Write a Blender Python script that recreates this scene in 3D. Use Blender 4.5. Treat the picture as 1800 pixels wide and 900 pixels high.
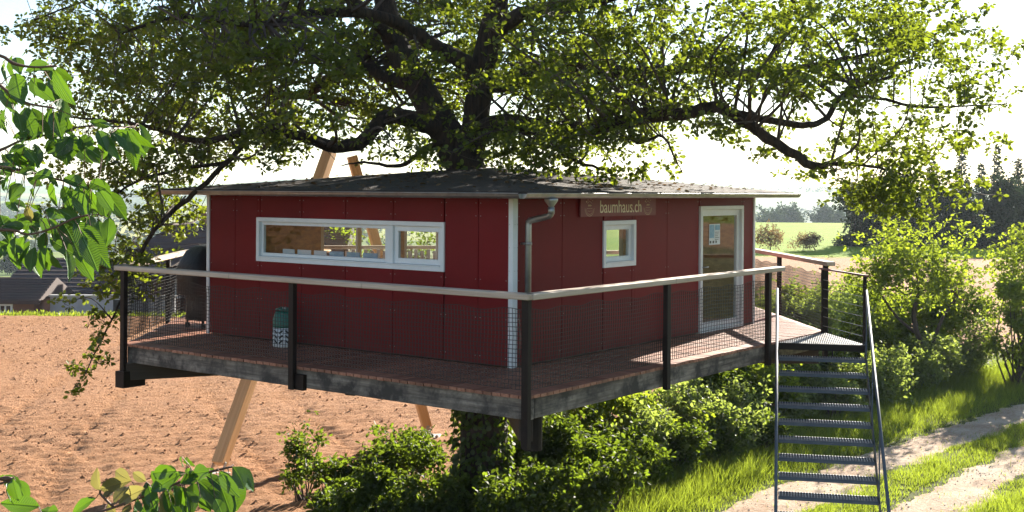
import bpy, math, random
import numpy as np
from mathutils import Vector, Matrix

random.seed(7)
rng = np.random.default_rng(11)
SC = bpy.context.scene
COL = SC.collection
for _o in list(bpy.data.objects):
    bpy.data.objects.remove(_o)

# ------------------------------------------------------------------ camera
CAMZ = 5.5
K = CAMZ / 4.7                                  # ground features were surveyed for a 4.7 m eye height
FPX, YH, ROLL = 2160.0, 333.0, 0.006          # focal length in photo pixels, horizon row, slight roll
cam_d = bpy.data.cameras.new('camera')
cam = bpy.data.objects.new('camera', cam_d)
COL.objects.link(cam)
cam_d.sensor_width = 36.0
cam_d.lens = FPX / 1800.0 * 36.0
cam_d.shift_y = -(450.0 - YH) / 1800.0
cam_d.clip_start = 0.05
cam_d.clip_end = 20000
cam.matrix_world = Matrix.Translation((0, 0, CAMZ)) @ Matrix.Rotation(math.pi / 2, 4, 'X') @ Matrix.Rotation(ROLL, 4, 'Z')
SC.camera = cam

# ------------------------------------------------------------------ sky, sun, exposure
SUN_AZ, SUN_EL = math.radians(29), math.radians(20.5)      # azimuth from +Y towards +X
world = bpy.data.worlds.new('World')
SC.world = world
world.use_nodes = True
wn = world.node_tree
sky = wn.nodes.new('ShaderNodeTexSky')
sky.sky_type = 'NISHITA'
sky.sun_disc = False
sky.sun_elevation = SUN_EL
sky.sun_rotation = SUN_AZ
sky.altitude = 500
sky.air_density = 1.0
sky.dust_density = 0.25
sky.ozone_density = 1.0
wbg = wn.nodes['Background']
wbg.inputs['Strength'].default_value = 0.056
wn.links.new(sky.outputs[0], wbg.inputs['Color'])

sun_d = bpy.data.lights.new('sun', 'SUN')
sun_d.energy = 5.0
sun_d.angle = math.radians(0.5)
sun_d.color = (1.0, 0.92, 0.79)
sun = bpy.data.objects.new('sun', sun_d)
COL.objects.link(sun)
SUNV = Vector((math.sin(SUN_AZ) * math.cos(SUN_EL), math.cos(SUN_AZ) * math.cos(SUN_EL), math.sin(SUN_EL)))
sun.rotation_euler = SUNV.to_track_quat('Z', 'Y').to_euler()
sun.location = SUNV * 60

SC.view_settings.view_transform = 'Standard'
SC.view_settings.look = 'None'
SC.view_settings.exposure = 1.95
SC.view_settings.gamma = 1.0
SC.view_settings.use_curve_mapping = False
SC.render.engine = 'CYCLES'
cy = SC.cycles
cy.use_denoising = True
cy.max_bounces = 8
cy.diffuse_bounces = 3
cy.glossy_bounces = 3
cy.transmission_bounces = 6
cy.transparent_max_bounces = 12
cy.volume_bounces = 1
cy.caustics_reflective = False
cy.caustics_refractive = False
cy.sample_clamp_indirect = 6.0


def W(px, py, depth):
    """world point seen at photo pixel px,py at a distance of depth metres along the view"""
    x, y = px - 900.0, py - YH
    return Vector(((x + ROLL * y) / FPX * depth, depth, CAMZ - (y - ROLL * x) / FPX * depth))


# ------------------------------------------------------------------ materials
MATS = {}


class NT:
    def __init__(self, name):
        self.m = bpy.data.materials.new(name)
        self.m.use_nodes = True
        self.t = self.m.node_tree
        self.t.nodes.clear()
        self.out = self.n('ShaderNodeOutputMaterial')

    def n(self, typ, **kw):
        nd = self.t.nodes.new(typ)
        for k, v in kw.items():
            if k in nd.bl_rna.properties:
                setattr(nd, k, v)
            else:
                nd.inputs[k].default_value = v
        return nd

    def l(self, a, b):
        self.t.links.new(a, b)
        return self

    def math(self, op, a, b=None, c=None):
        nd = self.n('ShaderNodeMath', operation=op)
        for i, v in enumerate((a, b, c)):
            if v is None:
                continue
            if isinstance(v, (int, float)):
                nd.inputs[i].default_value = v
            else:
                self.l(v, nd.inputs[i])
        return nd.outputs[0]

    def mix(self, fac, a, b, blend='MIX'):
        nd = self.n('ShaderNodeMix', data_type='RGBA', blend_type=blend)
        for sock, v in ((nd.inputs[0], fac), (nd.inputs[6], a), (nd.inputs[7], b)):
            if isinstance(v, (int, float)):
                sock.default_value = v
            elif isinstance(v, tuple):
                sock.default_value = (v[0], v[1], v[2], 1)
            else:
                self.l(v, sock)
        return nd.outputs[2]

    def coords(self, kind='Object', scale=(1, 1, 1)):
        tc = self.n('ShaderNodeTexCoord')
        mp = self.n('ShaderNodeMapping')
        mp.inputs['Scale'].default_value = scale
        self.l(tc.outputs[kind], mp.inputs['Vector'])
        return mp.outputs[0]

    def noise(self, vec, scale, detail=4, rough=0.55):
        nd = self.n('ShaderNodeTexNoise')
        nd.inputs['Scale'].default_value = scale
        nd.inputs['Detail'].default_value = detail
        nd.inputs['Roughness'].default_value = rough
        self.l(vec, nd.inputs['Vector'])
        return nd.outputs[0]

    def ramp(self, fac, stops):
        nd = self.n('ShaderNodeValToRGB')
        e = nd.color_ramp.elements
        while len(e) < len(stops):
            e.new(0.5)
        for i, (p, c) in enumerate(stops):
            e[i].position = p
            e[i].color = (c, c, c, 1) if isinstance(c, (int, float)) else (*c, 1)
        self.l(fac, nd.inputs[0])
        return nd.outputs[0]

    def bump(self, h, strength=0.4, dist=0.02):
        nd = self.n('ShaderNodeBump')
        nd.inputs['Strength'].default_value = strength
        nd.inputs['Distance'].default_value = dist
        self.l(h, nd.inputs['Height'])
        return nd.outputs[0]

    def principled(self, color, rough=0.6, normal=None, metallic=0.0, spec=0.5):
        nd = self.n('ShaderNodeBsdfPrincipled')
        for sock, v in ((nd.inputs['Base Color'], color), (nd.inputs['Roughness'], rough)):
            if isinstance(v, (int, float)):
                sock.default_value = v
            elif isinstance(v, tuple):
                sock.default_value = (*v[:3], 1)
            else:
                self.l(v, sock)
        nd.inputs['Metallic'].default_value = metallic
        nd.inputs['Specular IOR Level'].default_value = spec
        if normal is not None:
            self.l(normal, nd.inputs['Normal'])
        return nd

    def done(self, shader):
        self.l(shader.outputs[0], self.out.inputs['Surface'])
        MATS[self.m.name] = self.m
        return self.m


def simple(name, c1, c2=None, scale=3.0, rough=0.6, bump=0.0, bscale=20.0, stretch=(1, 1, 1), metallic=0.0, spec=0.5, objvar=0.0, bdist=0.02):
    t = NT(name)
    v = t.coords('Object', stretch)
    col = c1
    if c2 is not None:
        f = t.ramp(t.noise(v, scale, 5, 0.6), [(0.3, 0.0), (0.7, 1.0)])
        col = t.mix(f, c1, c2)
    if objvar:
        oi = t.n('ShaderNodeObjectInfo')
        hv = t.n('ShaderNodeHueSaturation')
        t.l(t.math('MULTIPLY_ADD', oi.outputs['Random'], objvar * 2, 1.0 - objvar), hv.inputs['Value'])
        if isinstance(col, tuple):
            hv.inputs['Color'].default_value = (*col, 1)
        else:
            t.l(col, hv.inputs['Color'])
        col = hv.outputs[0]
    nrm = t.bump(t.noise(v, bscale, 6, 0.65), bump, bdist) if bump else None
    return t.done(t.principled(col, rough, nrm, metallic, spec))


def leafmat(name, c1, c2, trans, tf=0.5, gloss=0.06, rough=0.35, veins=False):
    t = NT(name)
    if veins:
        oi = t.n('ShaderNodeObjectInfo')
        rnd = oi.outputs['Random']
    else:
        g = t.n('ShaderNodeNewGeometry')
        rnd = g.outputs['Random Per Island']
    col = t.mix(rnd, c1, c2)
    tcol = t.mix(rnd, tuple(x * 0.7 for x in trans), tuple(min(1, x * 1.25) for x in trans))
    nrm = None
    if veins:
        tc = t.n('ShaderNodeTexCoord')
        sp = t.n('ShaderNodeSeparateXYZ')
        t.l(tc.outputs['Object'], sp.inputs[0])
        ay = t.math('ABSOLUTE', sp.outputs[1])
        ph = t.math('MULTIPLY', t.math('SUBTRACT', sp.outputs[0], t.math('MULTIPLY', ay, 0.75)), 68.0)
        wv = t.math('POWER', t.math('ABSOLUTE', t.math('SINE', ph)), 0.4)
        mid = t.math('MINIMUM', t.math('MULTIPLY', ay, 34.0), 1.0)
        hgt = t.math('MULTIPLY', wv, mid)
        nrm = t.bump(hgt, 0.5, 0.010)
        col = t.mix(hgt, tuple(min(1, x * 1.5) for x in c2), col)
        tcol = t.mix(hgt, tuple(x * 0.75 for x in trans), tcol)
    d = t.n('ShaderNodeBsdfDiffuse')
    t.l(col, d.inputs[0])
    tr = t.n('ShaderNodeBsdfTranslucent')
    t.l(tcol, tr.inputs[0])
    mx = t.n('ShaderNodeMixShader')
    mx.inputs[0].default_value = tf
    t.l(d.outputs[0], mx.inputs[1])
    t.l(tr.outputs[0], mx.inputs[2])
    gl = t.n('ShaderNodeBsdfGlossy')
    gl.inputs['Roughness'].default_value = rough
    gl.inputs[0].default_value = (1, 1, 1, 1)
    m2 = t.n('ShaderNodeMixShader')
    m2.inputs[0].default_value = gloss
    t.l(mx.outputs[0], m2.inputs[1])
    t.l(gl.outputs[0], m2.inputs[2])
    if nrm is not None:
        for nd in (d, tr, gl):
            t.l(nrm, nd.inputs['Normal'])
    return t.done(m2)


def woodmat(name, c1, c2, axis, rough=0.75, bump=0.35, grain=22.0, objvar=0.1, blot=None):
    """timber with grain stretched along one local axis"""
    t = NT(name)
    st = [grain, grain, grain]
    st['xyz'.index(axis)] = grain * 0.05
    v = t.coords('Object', tuple(st))
    oi = t.n('ShaderNodeObjectInfo')
    off = t.n('ShaderNodeVectorMath', operation='ADD')
    t.l(v, off.inputs[0])
    t.l(t.math('MULTIPLY', oi.outputs['Random'], 80.0), off.inputs[1])
    v2 = off.outputs[0]
    g = t.noise(v2, 1.0, 5, 0.65)
    col = t.mix(t.ramp(g, [(0.34, 0.0), (0.66, 1.0)]), c1, c2)
    if blot:
        b = t.noise(t.coords('Object'), 2.6, 5, 0.7)
        col = t.mix(t.ramp(b, [(0.42, 0.0), (0.62, 1.0)]), col, blot)
    hv = t.n('ShaderNodeHueSaturation')
    t.l(col, hv.inputs['Color'])
    t.l(t.math('MULTIPLY_ADD', oi.outputs['Random'], objvar * 2, 1 - objvar), hv.inputs['Value'])
    return t.done(t.principled(hv.outputs[0], rough, t.bump(g, bump, 0.01)))


t = NT('red_panel')
v = t.coords('Object')
st_ = t.noise(t.coords('Object', (9, 9, 0.5)), 1.0, 4, 0.6)
bl_ = t.noise(v, 1.1, 4, 0.6)
c = t.mix(t.ramp(bl_, [(0.3, 0.0), (0.7, 1.0)]), (0.185, 0.0065, 0.0095), (0.148, 0.005, 0.0075))
c = t.mix(t.ramp(st_, [(0.55, 0.0), (0.85, 0.35)]), c, (0.13, 0.010, 0.012))
sp_ = t.n('ShaderNodeSeparateXYZ')
t.l(v, sp_.inputs[0])
hgt_ = t.math('SUBTRACT', 1.0, t.math('MULTIPLY', sp_.outputs[2], 2.6))
splash = t.math('MULTIPLY', t.math('MAXIMUM', hgt_, 0.0), t.ramp(t.noise(v, 11, 6, 0.75), [(0.45, 0.0), (0.7, 0.6)]))
c = t.mix(splash, c, (0.10, 0.045, 0.03))
oi = t.n('ShaderNodeObjectInfo')
hv = t.n('ShaderNodeHueSaturation')
t.l(t.math('MULTIPLY_ADD', oi.outputs['Random'], 0.16, 0.92), hv.inputs['Value'])
t.l(c, hv.inputs['Color'])
t.done(t.principled(hv.outputs[0], 0.5, t.bump(t.noise(v, 60, 5, 0.6), 0.06, 0.02), spec=0.12))
simple('dark_core', (0.03, 0.02, 0.02), rough=0.9)
simple('white_paint', (0.78, 0.80, 0.82), (0.70, 0.72, 0.73), 4, 0.4)
simple('ply_wood', (0.58, 0.34, 0.11), (0.24, 0.12, 0.04), 7, 0.5, 0.1, 30, stretch=(1, 1, 2.2))
simple('inner_brick', (0.36, 0.17, 0.09), (0.28, 0.13, 0.07), 9, 0.7)
simple('zinc', (0.42, 0.42, 0.41), (0.27, 0.27, 0.27), 5, 0.42, 0.05, 40, metallic=0.85)
simple('steel_brown', (0.022, 0.013, 0.011), (0.014, 0.009, 0.008), 8, 0.6, 0.05, 60, spec=0.2)
simple('steel_blue', (0.085, 0.10, 0.13), (0.12, 0.135, 0.165), 5, 0.6, 0.04, 60, spec=0.12)
simple('steel_sunlit', (0.30, 0.29, 0.31), (0.22, 0.21, 0.23), 6, 0.45, 0.04, 60)  # stair grating: paler than the other steel, sunlight on the bars put into the colour
simple('net_black', (0.012, 0.012, 0.013), rough=0.6)
simple('black_cover', (0.010, 0.010, 0.012), (0.02, 0.02, 0.022), 4, 0.55, 0.5, 6, bdist=0.05)
simple('green_plastic', (0.015, 0.16, 0.12), (0.012, 0.13, 0.10), 5, 0.45)
simple('grey_plastic', (0.62, 0.64, 0.66), rough=0.5)
simple('hole_dark', (0.02, 0.02, 0.02), rough=0.8)
simple('sign_red', (0.21, 0.022, 0.024), (0.18, 0.018, 0.020), 4, 0.5)
simple('sign_letters', (0.85, 0.74, 0.55), rough=0.6)
simple('emblem_gold', (0.62, 0.42, 0.26), rough=0.6)
simple('poster_white', (0.75, 0.77, 0.8), rough=0.5)
simple('poster_blue', (0.10, 0.28, 0.46), (0.30, 0.50, 0.62), 14, 0.5)
simple('table_red', (0.20, 0.035, 0.03), (0.14, 0.03, 0.025), 6, 0.4)
simple('paper_pale', (0.72, 0.70, 0.74), rough=0.7)
simple('barn_roof', (0.045, 0.030, 0.028), (0.075, 0.045, 0.038), 1.2, 0.8, 0.3, 3)
simple('barn_wall', (0.22, 0.105, 0.07), (0.15, 0.08, 0.06), 1.5, 0.85, 0.3, 6)
simple('render_wall', (0.40, 0.40, 0.42), (0.30, 0.30, 0.32), 1.5, 0.85)
simple('dark_glass', (0.03, 0.035, 0.045), rough=0.15)
simple('concrete', (0.42, 0.41, 0.39), (0.32, 0.31, 0.30), 8, 0.85, 0.2, 30)
simple('stone', (0.48, 0.42, 0.36), (0.38, 0.32, 0.27), 4, 0.85, 0.4, 20)
woodmat('rail_wood', (0.44, 0.31, 0.225), (0.66, 0.53, 0.43), 'x', 0.7, 0.3, 20, 0.06)
woodmat('deck_plank_y', (0.235, 0.085, 0.050), (0.40, 0.175, 0.108), 'y', 0.62, 0.4, 26, 0.30)
woodmat('deck_plank_x', (0.235, 0.085, 0.050), (0.40, 0.175, 0.108), 'x', 0.62, 0.4, 26, 0.30)
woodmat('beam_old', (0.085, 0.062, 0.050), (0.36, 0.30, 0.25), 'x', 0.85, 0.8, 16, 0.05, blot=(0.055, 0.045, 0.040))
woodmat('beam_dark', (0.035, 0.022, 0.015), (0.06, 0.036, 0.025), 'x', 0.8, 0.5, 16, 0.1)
woodmat('strut_wood', (0.52, 0.27, 0.10), (0.66, 0.38, 0.17), 'x', 0.55, 0.2, 14, 0.05)

leafmat('oak_leaf', (0.018, 0.036, 0.007), (0.050, 0.082, 0.013), (0.31, 0.385, 0.022), 0.44, 0.03, 0.45)
leafmat('shrub_leaf', (0.022, 0.045, 0.008), (0.075, 0.11, 0.018), (0.40, 0.50, 0.03), 0.50, 0.03, 0.5)
leafmat('ivy_leaf', (0.010, 0.024, 0.005), (0.036, 0.058, 0.011), (0.24, 0.34, 0.02), 0.40, 0.03, 0.5)
leafmat('bramble_leaf', (0.05, 0.07, 0.030), (0.11, 0.13, 0.060), (0.40, 0.50, 0.08), 0.48, 0.04, 0.5)
leafmat('cherry_leaf', (0.014, 0.058, 0.008), (0.032, 0.100, 0.012), (0.17, 0.33, 0.013), 0.33, 0.07, 0.32, veins=True)
leafmat('cherry_young_leaf', (0.10, 0.10, 0.03), (0.16, 0.12, 0.05), (0.33, 0.29, 0.07), 0.5, 0.05, 0.4, veins=True)
leafmat('grass_blade', (0.040, 0.075, 0.008), (0.12, 0.15, 0.018), (0.36, 0.45, 0.035), 0.52, 0.03)
leafmat('conifer_needles', (0.010, 0.022, 0.014), (0.022, 0.036, 0.020), (0.04, 0.07, 0.03), 0.25, 0.02)
leafmat('wood_leaf', (0.008, 0.016, 0.010), (0.020, 0.032, 0.014), (0.04, 0.07, 0.02), 0.25, 0.01)
leafmat('autumn_leaf', (0.10, 0.065, 0.03), (0.16, 0.10, 0.05), (0.30, 0.20, 0.08), 0.4, 0.02)
leafmat('litter_leaf', (0.10, 0.06, 0.03), (0.22, 0.14, 0.07), (0.2, 0.12, 0.05), 0.25, 0.03)

# bark
t = NT('bark')
v = t.coords('Object', (1, 1, 0.18))
n1 = t.noise(v, 17, 6, 0.65)
v2 = t.coords('Object', (1, 1, 1))
n2 = t.noise(v2, 2.5, 4, 0.6)
c = t.mix(t.ramp(n1, [(0.35, 0.0), (0.65, 1.0)]), (0.008, 0.0045, 0.003), (0.065, 0.036, 0.023))
c = t.mix(t.ramp(n2, [(0.55, 0.0), (0.8, 0.5)]), c, (0.055, 0.055, 0.030))
t.done(t.principled(c, 0.9, t.bump(n1, 0.9, 0.06)))
simple('twig_bark', (0.055, 0.035, 0.030), (0.095, 0.065, 0.055), 12, 0.85, 0.4, 60)
simple('cherry_bark', (0.10, 0.05, 0.035), (0.16, 0.08, 0.05), 12, 0.6, 0.2, 60)

# roof felt
t = NT('roof_felt')
v = t.coords('Object')
n1 = t.noise(v, 3.2, 6, 0.7)
n2 = t.noise(v, 60, 3, 0.6)
c = t.mix(t.ramp(n1, [(0.35, 0.0), (0.68, 1.0)]), (0.020, 0.013, 0.011), (0.050, 0.031, 0.024))
c = t.mix(t.ramp(n2, [(0.5, 0.0), (0.8, 0.7)]), c, (0.075, 0.050, 0.037))
t.done(t.principled(c, 0.9, t.bump(n2, 0.6, 0.02)))

# window glass: clear pane with a real reflection
t = NT('window_glass')
lw = t.n('ShaderNodeLayerWeight')
lw.inputs[0].default_value = 0.5
fres = t.math('MULTIPLY_ADD', t.math('POWER', lw.outputs['Facing'], 5.0), 0.9, 0.035)
tr = t.n('ShaderNodeBsdfTransparent')
tr.inputs[0].default_value = (0.94, 0.96, 0.95, 1)
gl = t.n('ShaderNodeBsdfGlossy')
gl.inputs['Roughness'].default_value = 0.01
mx = t.n('ShaderNodeMixShader')
t.l(fres, mx.inputs[0])
t.l(tr.outputs[0], mx.inputs[1])
t.l(gl.outputs[0], mx.inputs[2])
t.done(mx)


def soil_shader(t, v):
    n1 = t.noise(v, 0.35, 4, 0.6)
    n2 = t.noise(v, 9.5, 7, 0.8)
    n3 = t.noise(v, 22, 4, 0.6)
    c = t.mix(t.ramp(n2, [(0.32, 0.0), (0.68, 1.0)]), (0.20, 0.086, 0.042), (0.60, 0.335, 0.185))
    c = t.mix(t.ramp(n1, [(0.4, 0.0), (0.7, 0.5)]), c, (0.40, 0.20, 0.095))
    h = t.math('ADD', t.math('MULTIPLY', n2, 1.0), t.math('MULTIPLY', n3, 0.5))
    return c, h


t = NT('soil')
v = t.coords('Object')
c, h = soil_shader(t, v)
t.done(t.principled(c, 0.95, t.bump(h, 0.9, 0.10), spec=0.1))

t = NT('dirt_track')
v = t.coords('Object')
n1 = t.noise(v, 1.1, 5, 0.65)
n2 = t.noise(v, 14, 6, 0.7)
c = t.mix(t.ramp(n1, [(0.38, 0.0), (0.66, 1.0)]), (0.50, 0.385, 0.285), (0.33, 0.205, 0.13))
c = t.mix(t.ramp(n2, [(0.45, 0.0), (0.75, 0.8)]), c, (0.60, 0.50, 0.40))
t.done(t.principled(c, 0.95, t.bump(n2, 0.7, 0.04), spec=0.1))

# ground sheet: turf near, ploughed strips, meadow and far farmland by place
t = NT('countryside')
tc = t.n('ShaderNodeTexCoord')
sp = t.n('ShaderNodeSeparateXYZ')
t.l(tc.outputs['Object'], sp.inputs[0])
X, Y = t.math('MULTIPLY', sp.outputs[0], 1 / K), t.math('MULTIPLY', sp.outputs[1], 1 / K)
v = t.coords('Object')
wob = t.math('MULTIPLY_ADD', t.noise(v, 0.08, 3, 0.5), 6.0, -3.0)
Yw = t.math('ADD', Y, wob)


def step(t, val, e, soft):
    nd = t.n('ShaderNodeMapRange')
    nd.inputs['From Min'].default_value = e - soft
    nd.inputs['From Max'].default_value = e + soft
    t.l(val, nd.inputs['Value'])
    return nd.outputs[0]


csoil, h = soil_shader(t, v)
g1 = t.noise(v, 1.4, 6, 0.7)
g2 = t.noise(v, 9, 4, 0.7)
turf = t.mix(t.ramp(g1, [(0.3, 0.0), (0.7, 1.0)]), (0.055, 0.075, 0.016), (0.12, 0.145, 0.028))
turf = t.mix(t.ramp(g2, [(0.35, 0.0), (0.65, 0.6)]), turf, (0.09, 0.075, 0.035))
mead = t.mix(t.ramp(t.noise(v, 0.35, 5, 0.7), [(0.35, 0.0), (0.65, 1.0)]), (0.16, 0.265, 0.007), (0.22, 0.30, 0.012))
# far fields: cells of different crops
vor = t.n('ShaderNodeTexVoronoi')
vor.inputs['Scale'].default_value = 0.009
mpv = t.n('ShaderNodeMapping')
mpv.inputs['Scale'].default_value = (1.0, 0.5, 0.0)
t.l(tc.outputs['Object'], mpv.inputs['Vector'])
t.l(mpv.outputs[0], vor.inputs['Vector'])
sc_ = t.n('ShaderNodeSeparateColor')
t.l(vor.outputs['Color'], sc_.inputs[0])
crop = t.n('ShaderNodeValToRGB')
crop.color_ramp.interpolation = 'CONSTANT'
for i, (p_, c_) in enumerate([(0.0, (0.16, 0.20, 0.04)), (0.25, (0.34, 0.33, 0.09)), (0.45, (0.10, 0.15, 0.04)), (0.65, (0.05, 0.08, 0.035)), (0.85, (0.24, 0.25, 0.10))]):
    if i > 1:
        crop.color_ramp.elements.new(p_)
    el = crop.color_ramp.elements[i]
    el.position = p_
    el.color = (*c_, 1)
t.l(sc_.outputs[0], crop.inputs[0])
rightside = step(t, X, 8.0, 1.0)
hedge = step(t, t.math('SUBTRACT', t.math('MULTIPLY', X, 0.724), t.math('MULTIPLY', t.math('SUBTRACT', Y, 18.3), 0.69)), -2.2, 0.5)
near = t.mix(hedge, csoil, turf)
rs = t.mix(step(t, Yw, 54, 1.5), near, csoil)
rs = t.mix(step(t, Yw, 88, 1.5), rs, mead)
rs = t.mix(step(t, Yw, 260, 10), rs, crop.outputs[0])
ls = t.mix(step(t, Y, 46, 0.6), near, turf)
ls = t.mix(step(t, Yw, 95, 3), ls, (0.36, 0.35, 0.10))
ls = t.mix(step(t, Yw, 215, 5), ls, crop.outputs[0])
c = t.mix(rightside, ls, rs)
t.done(t.principled(c, 0.95, t.bump(t.math('ADD', g2, h), 0.7, 0.08), spec=0.1))

# haze
t = NT('haze_air')
pv = t.n('ShaderNodeVolumePrincipled')
pv.inputs['Color'].default_value = (0.74, 0.87, 1.0, 1)
pv.inputs['Density'].default_value = 0.00017
pv.inputs['Anisotropy'].default_value = 0.2
t.l(pv.outputs[0], t.out.inputs['Volume'])
MATS['haze_air'] = t.m


# ------------------------------------------------------------------ mesh helpers
class MB:
    def __init__(self):
        self.v, self.f = [], []

    def add(self, verts, faces):
        o = len(self.v)
        self.v += [tuple(p) for p in verts]
        self.f += [tuple(o + i for i in fc) for fc in faces]
        return self

    def box(self, x0, x1, y0, y1, z0, z1, M=None):
        vs = [Vector((x, y, z)) for z in (z0, z1) for x, y in ((x0, y0), (x1, y0), (x1, y1), (x0, y1))]
        if M is not None:
            vs = [M @ p for p in vs]
        fs = [(3, 2, 1, 0), (4, 5, 6, 7), (0, 1, 5, 4), (1, 2, 6, 5), (2, 3, 7, 6), (3, 0, 4, 7)]
        if x0 > x1 or y0 > y1 or z0 > z1:
            pass
        return self.add(vs, fs)

    def bevbox(self, x0, x1, y0, y1, z0, z1, b=0.004, M=None):
        """box with chamfered long edges (24 verts)"""
        cx, cy_, cz = (x0 + x1) / 2, (y0 + y1) / 2, (z0 + z1) / 2
        hx, hy, hz = abs(x1 - x0) / 2, abs(y1 - y0) / 2, abs(z1 - z0) / 2
        vs, idx = [], {}
        for sx in (-1, 1):
            for sy in (-1, 1):
                for sz in (-1, 1):
                    for ax in range(3):
                        h = [hx - b, hy - b, hz - b]
                        h[ax] += b
                        idx[(sx, sy, sz, ax)] = len(vs)
                        p = Vector((cx + sx * h[0], cy_ + sy * h[1], cz + sz * h[2]))
                        vs.append(M @ p if M is not None else p)
        fs = []
        for ax in range(3):
            o = [k for k in range(3) if k != ax]
            for s in (-1, 1):
                q = []
                for (p1, p2) in ((-1, -1), (1, -1), (1, 1), (-1, 1)):
                    k = [0, 0, 0]
                    k[ax], k[o[0]], k[o[1]] = s, p1, p2
                    q.append(idx[(*k, ax)])
                flip = (s < 0) ^ (ax == 1)
                fs.append(tuple(reversed(q)) if flip else tuple(q))
        for ax in range(3):
            o = [k for k in range(3) if k != ax]
            for s1 in (-1, 1):
                for s2 in (-1, 1):
                    q = []
                    for s, face in ((-1, o[0]), (1, o[0]), (1, o[1]), (-1, o[1])):
                        k = [0, 0, 0]
                        k[ax], k[o[0]], k[o[1]] = s, s1, s2
                        q.append(idx[(*k, face)])
                    fs.append(tuple(q))
        for sx in (-1, 1):
            for sy in (-1, 1):
                for sz in (-1, 1):
                    fs.append((idx[(sx, sy, sz, 0)], idx[(sx, sy, sz, 1)], idx[(sx, sy, sz, 2)]))
        return self.add(vs, fs)

    def prism(self, poly, z0, z1):
        n = len(poly)
        vs = [(x, y, z0) for x, y in poly] + [(x, y, z1) for x, y in poly]
        fs = [tuple(range(n - 1, -1, -1)), tuple(range(n, 2 * n))]
        fs += [(i, (i + 1) % n, n + (i + 1) % n, n + i) for i in range(n)]
        return self.add(vs, fs)

    def tube(self, pts, rad, ns=8, cap=True):
        pts = [Vector(p) for p in pts]
        if isinstance(rad, (int, float)):
            rad = [rad] * len(pts)
        vs = []
        prev = None
        for i, p in enumerate(pts):
            d = (pts[min(i + 1, len(pts) - 1)] - pts[max(i - 1, 0)])
            d = d.normalized() if d.length > 1e-9 else Vector((0, 0, 1))
            if prev is None:
                a = d.orthogonal().normalized()
            else:
                a = prev - d * prev.dot(d)
                a = a.normalized() if a.length > 1e-6 else d.orthogonal().normalized()
            prev = a
            b = d.cross(a)
            for k in range(ns):
                an = 2 * math.pi * k / ns
                vs.append(p + (a * math.cos(an) + b * math.sin(an)) * rad[i])
        fs = []
        for i in range(len(pts) - 1):
            for k in range(ns):
                k2 = (k + 1) % ns
                fs.append((i * ns + k, i * ns + k2, (i + 1) * ns + k2, (i + 1) * ns + k))
        if cap:
            fs.append(tuple(reversed(range(ns))))
            fs.append(tuple(range((len(pts) - 1) * ns, len(pts) * ns)))
        return self.add(vs, fs)

    def lathe(self, prof, ns=20, center=(0, 0, 0)):
        cx, cy_, cz = center
        vs = []
        for r, z in prof:
            for k in range(ns):
                an = 2 * math.pi * k / ns
                vs.append((cx + r * math.cos(an), cy_ + r * math.sin(an), cz + z))
        fs = []
        for i in range(len(prof) - 1):
            for k in range(ns):
                k2 = (k + 1) % ns
                fs.append((i * ns + k, i * ns + k2, (i + 1) * ns + k2, (i + 1) * ns + k))
        fs.append(tuple(reversed(range(ns))))
        fs.append(tuple(range((len(prof) - 1) * ns, len(prof) * ns)))
        return self.add(vs, fs)

    def mesh(self, name, mat, smooth=False):
        me = bpy.data.meshes.new(name)
        me.from_pydata(self.v, [], self.f)
        me.materials.append(MATS[mat])
        if smooth:
            me.polygons.foreach_set('use_smooth', [True] * len(me.polygons))
        me.update()
        return me

    def build(self, name, mat, parent=None, smooth=False):
        return link(name, self.mesh(name, mat, smooth), parent)


def link(name, me, parent=None):
    o = bpy.data.objects.new(name, me)
    COL.objects.link(o)
    if parent is not None:
        o.parent = parent
    return o


def tag(o, label=None, cat=None, group=None, kind=None):
    if label:
        o['label'] = label
    if cat:
        o['category'] = cat
    if group:
        o['group'] = group
    if kind:
        o['kind'] = kind
    return o


def thing(name, label, cat, loc=(0, 0, 0), rz=0.0, group=None):
    o = bpy.data.objects.new(name, None)
    COL.objects.link(o)
    o.empty_display_size = 0.3
    o.location = loc
    o.rotation_euler = (0, 0, rz)
    return tag(o, label, cat, group)


def catmull(pts, sub=5):
    """smooth a polyline of (x,y,z,r) tuples"""
    P = [np.array(p, float) for p in pts]
    P = [2 * P[0] - P[1]] + P + [2 * P[-1] - P[-2]]
    out = []
    for i in range(1, len(P) - 2):
        p0, p1, p2, p3 = P[i - 1:i + 3]
        for k in range(sub):
            s = k / sub
            out.append(0.5 * ((2 * p1) + (-p0 + p2) * s + (2 * p0 - 5 * p1 + 4 * p2 - p3) * s * s + (-p0 + 3 * p1 - 3 * p2 + p3) * s ** 3))
    out.append(P[-2])
    return np.array(out)


def norm(a):
    return a / np.maximum(np.linalg.norm(a, axis=1, keepdims=True), 1e-9)


LEAF = np.array([(0, 0, 0), (0.42, 0.27, 0.07), (0.80, 0.22, 0.05), (1, 0, -0.04), (0.80, -0.22, 0.05), (0.42, -0.27, 0.07)])


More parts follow.
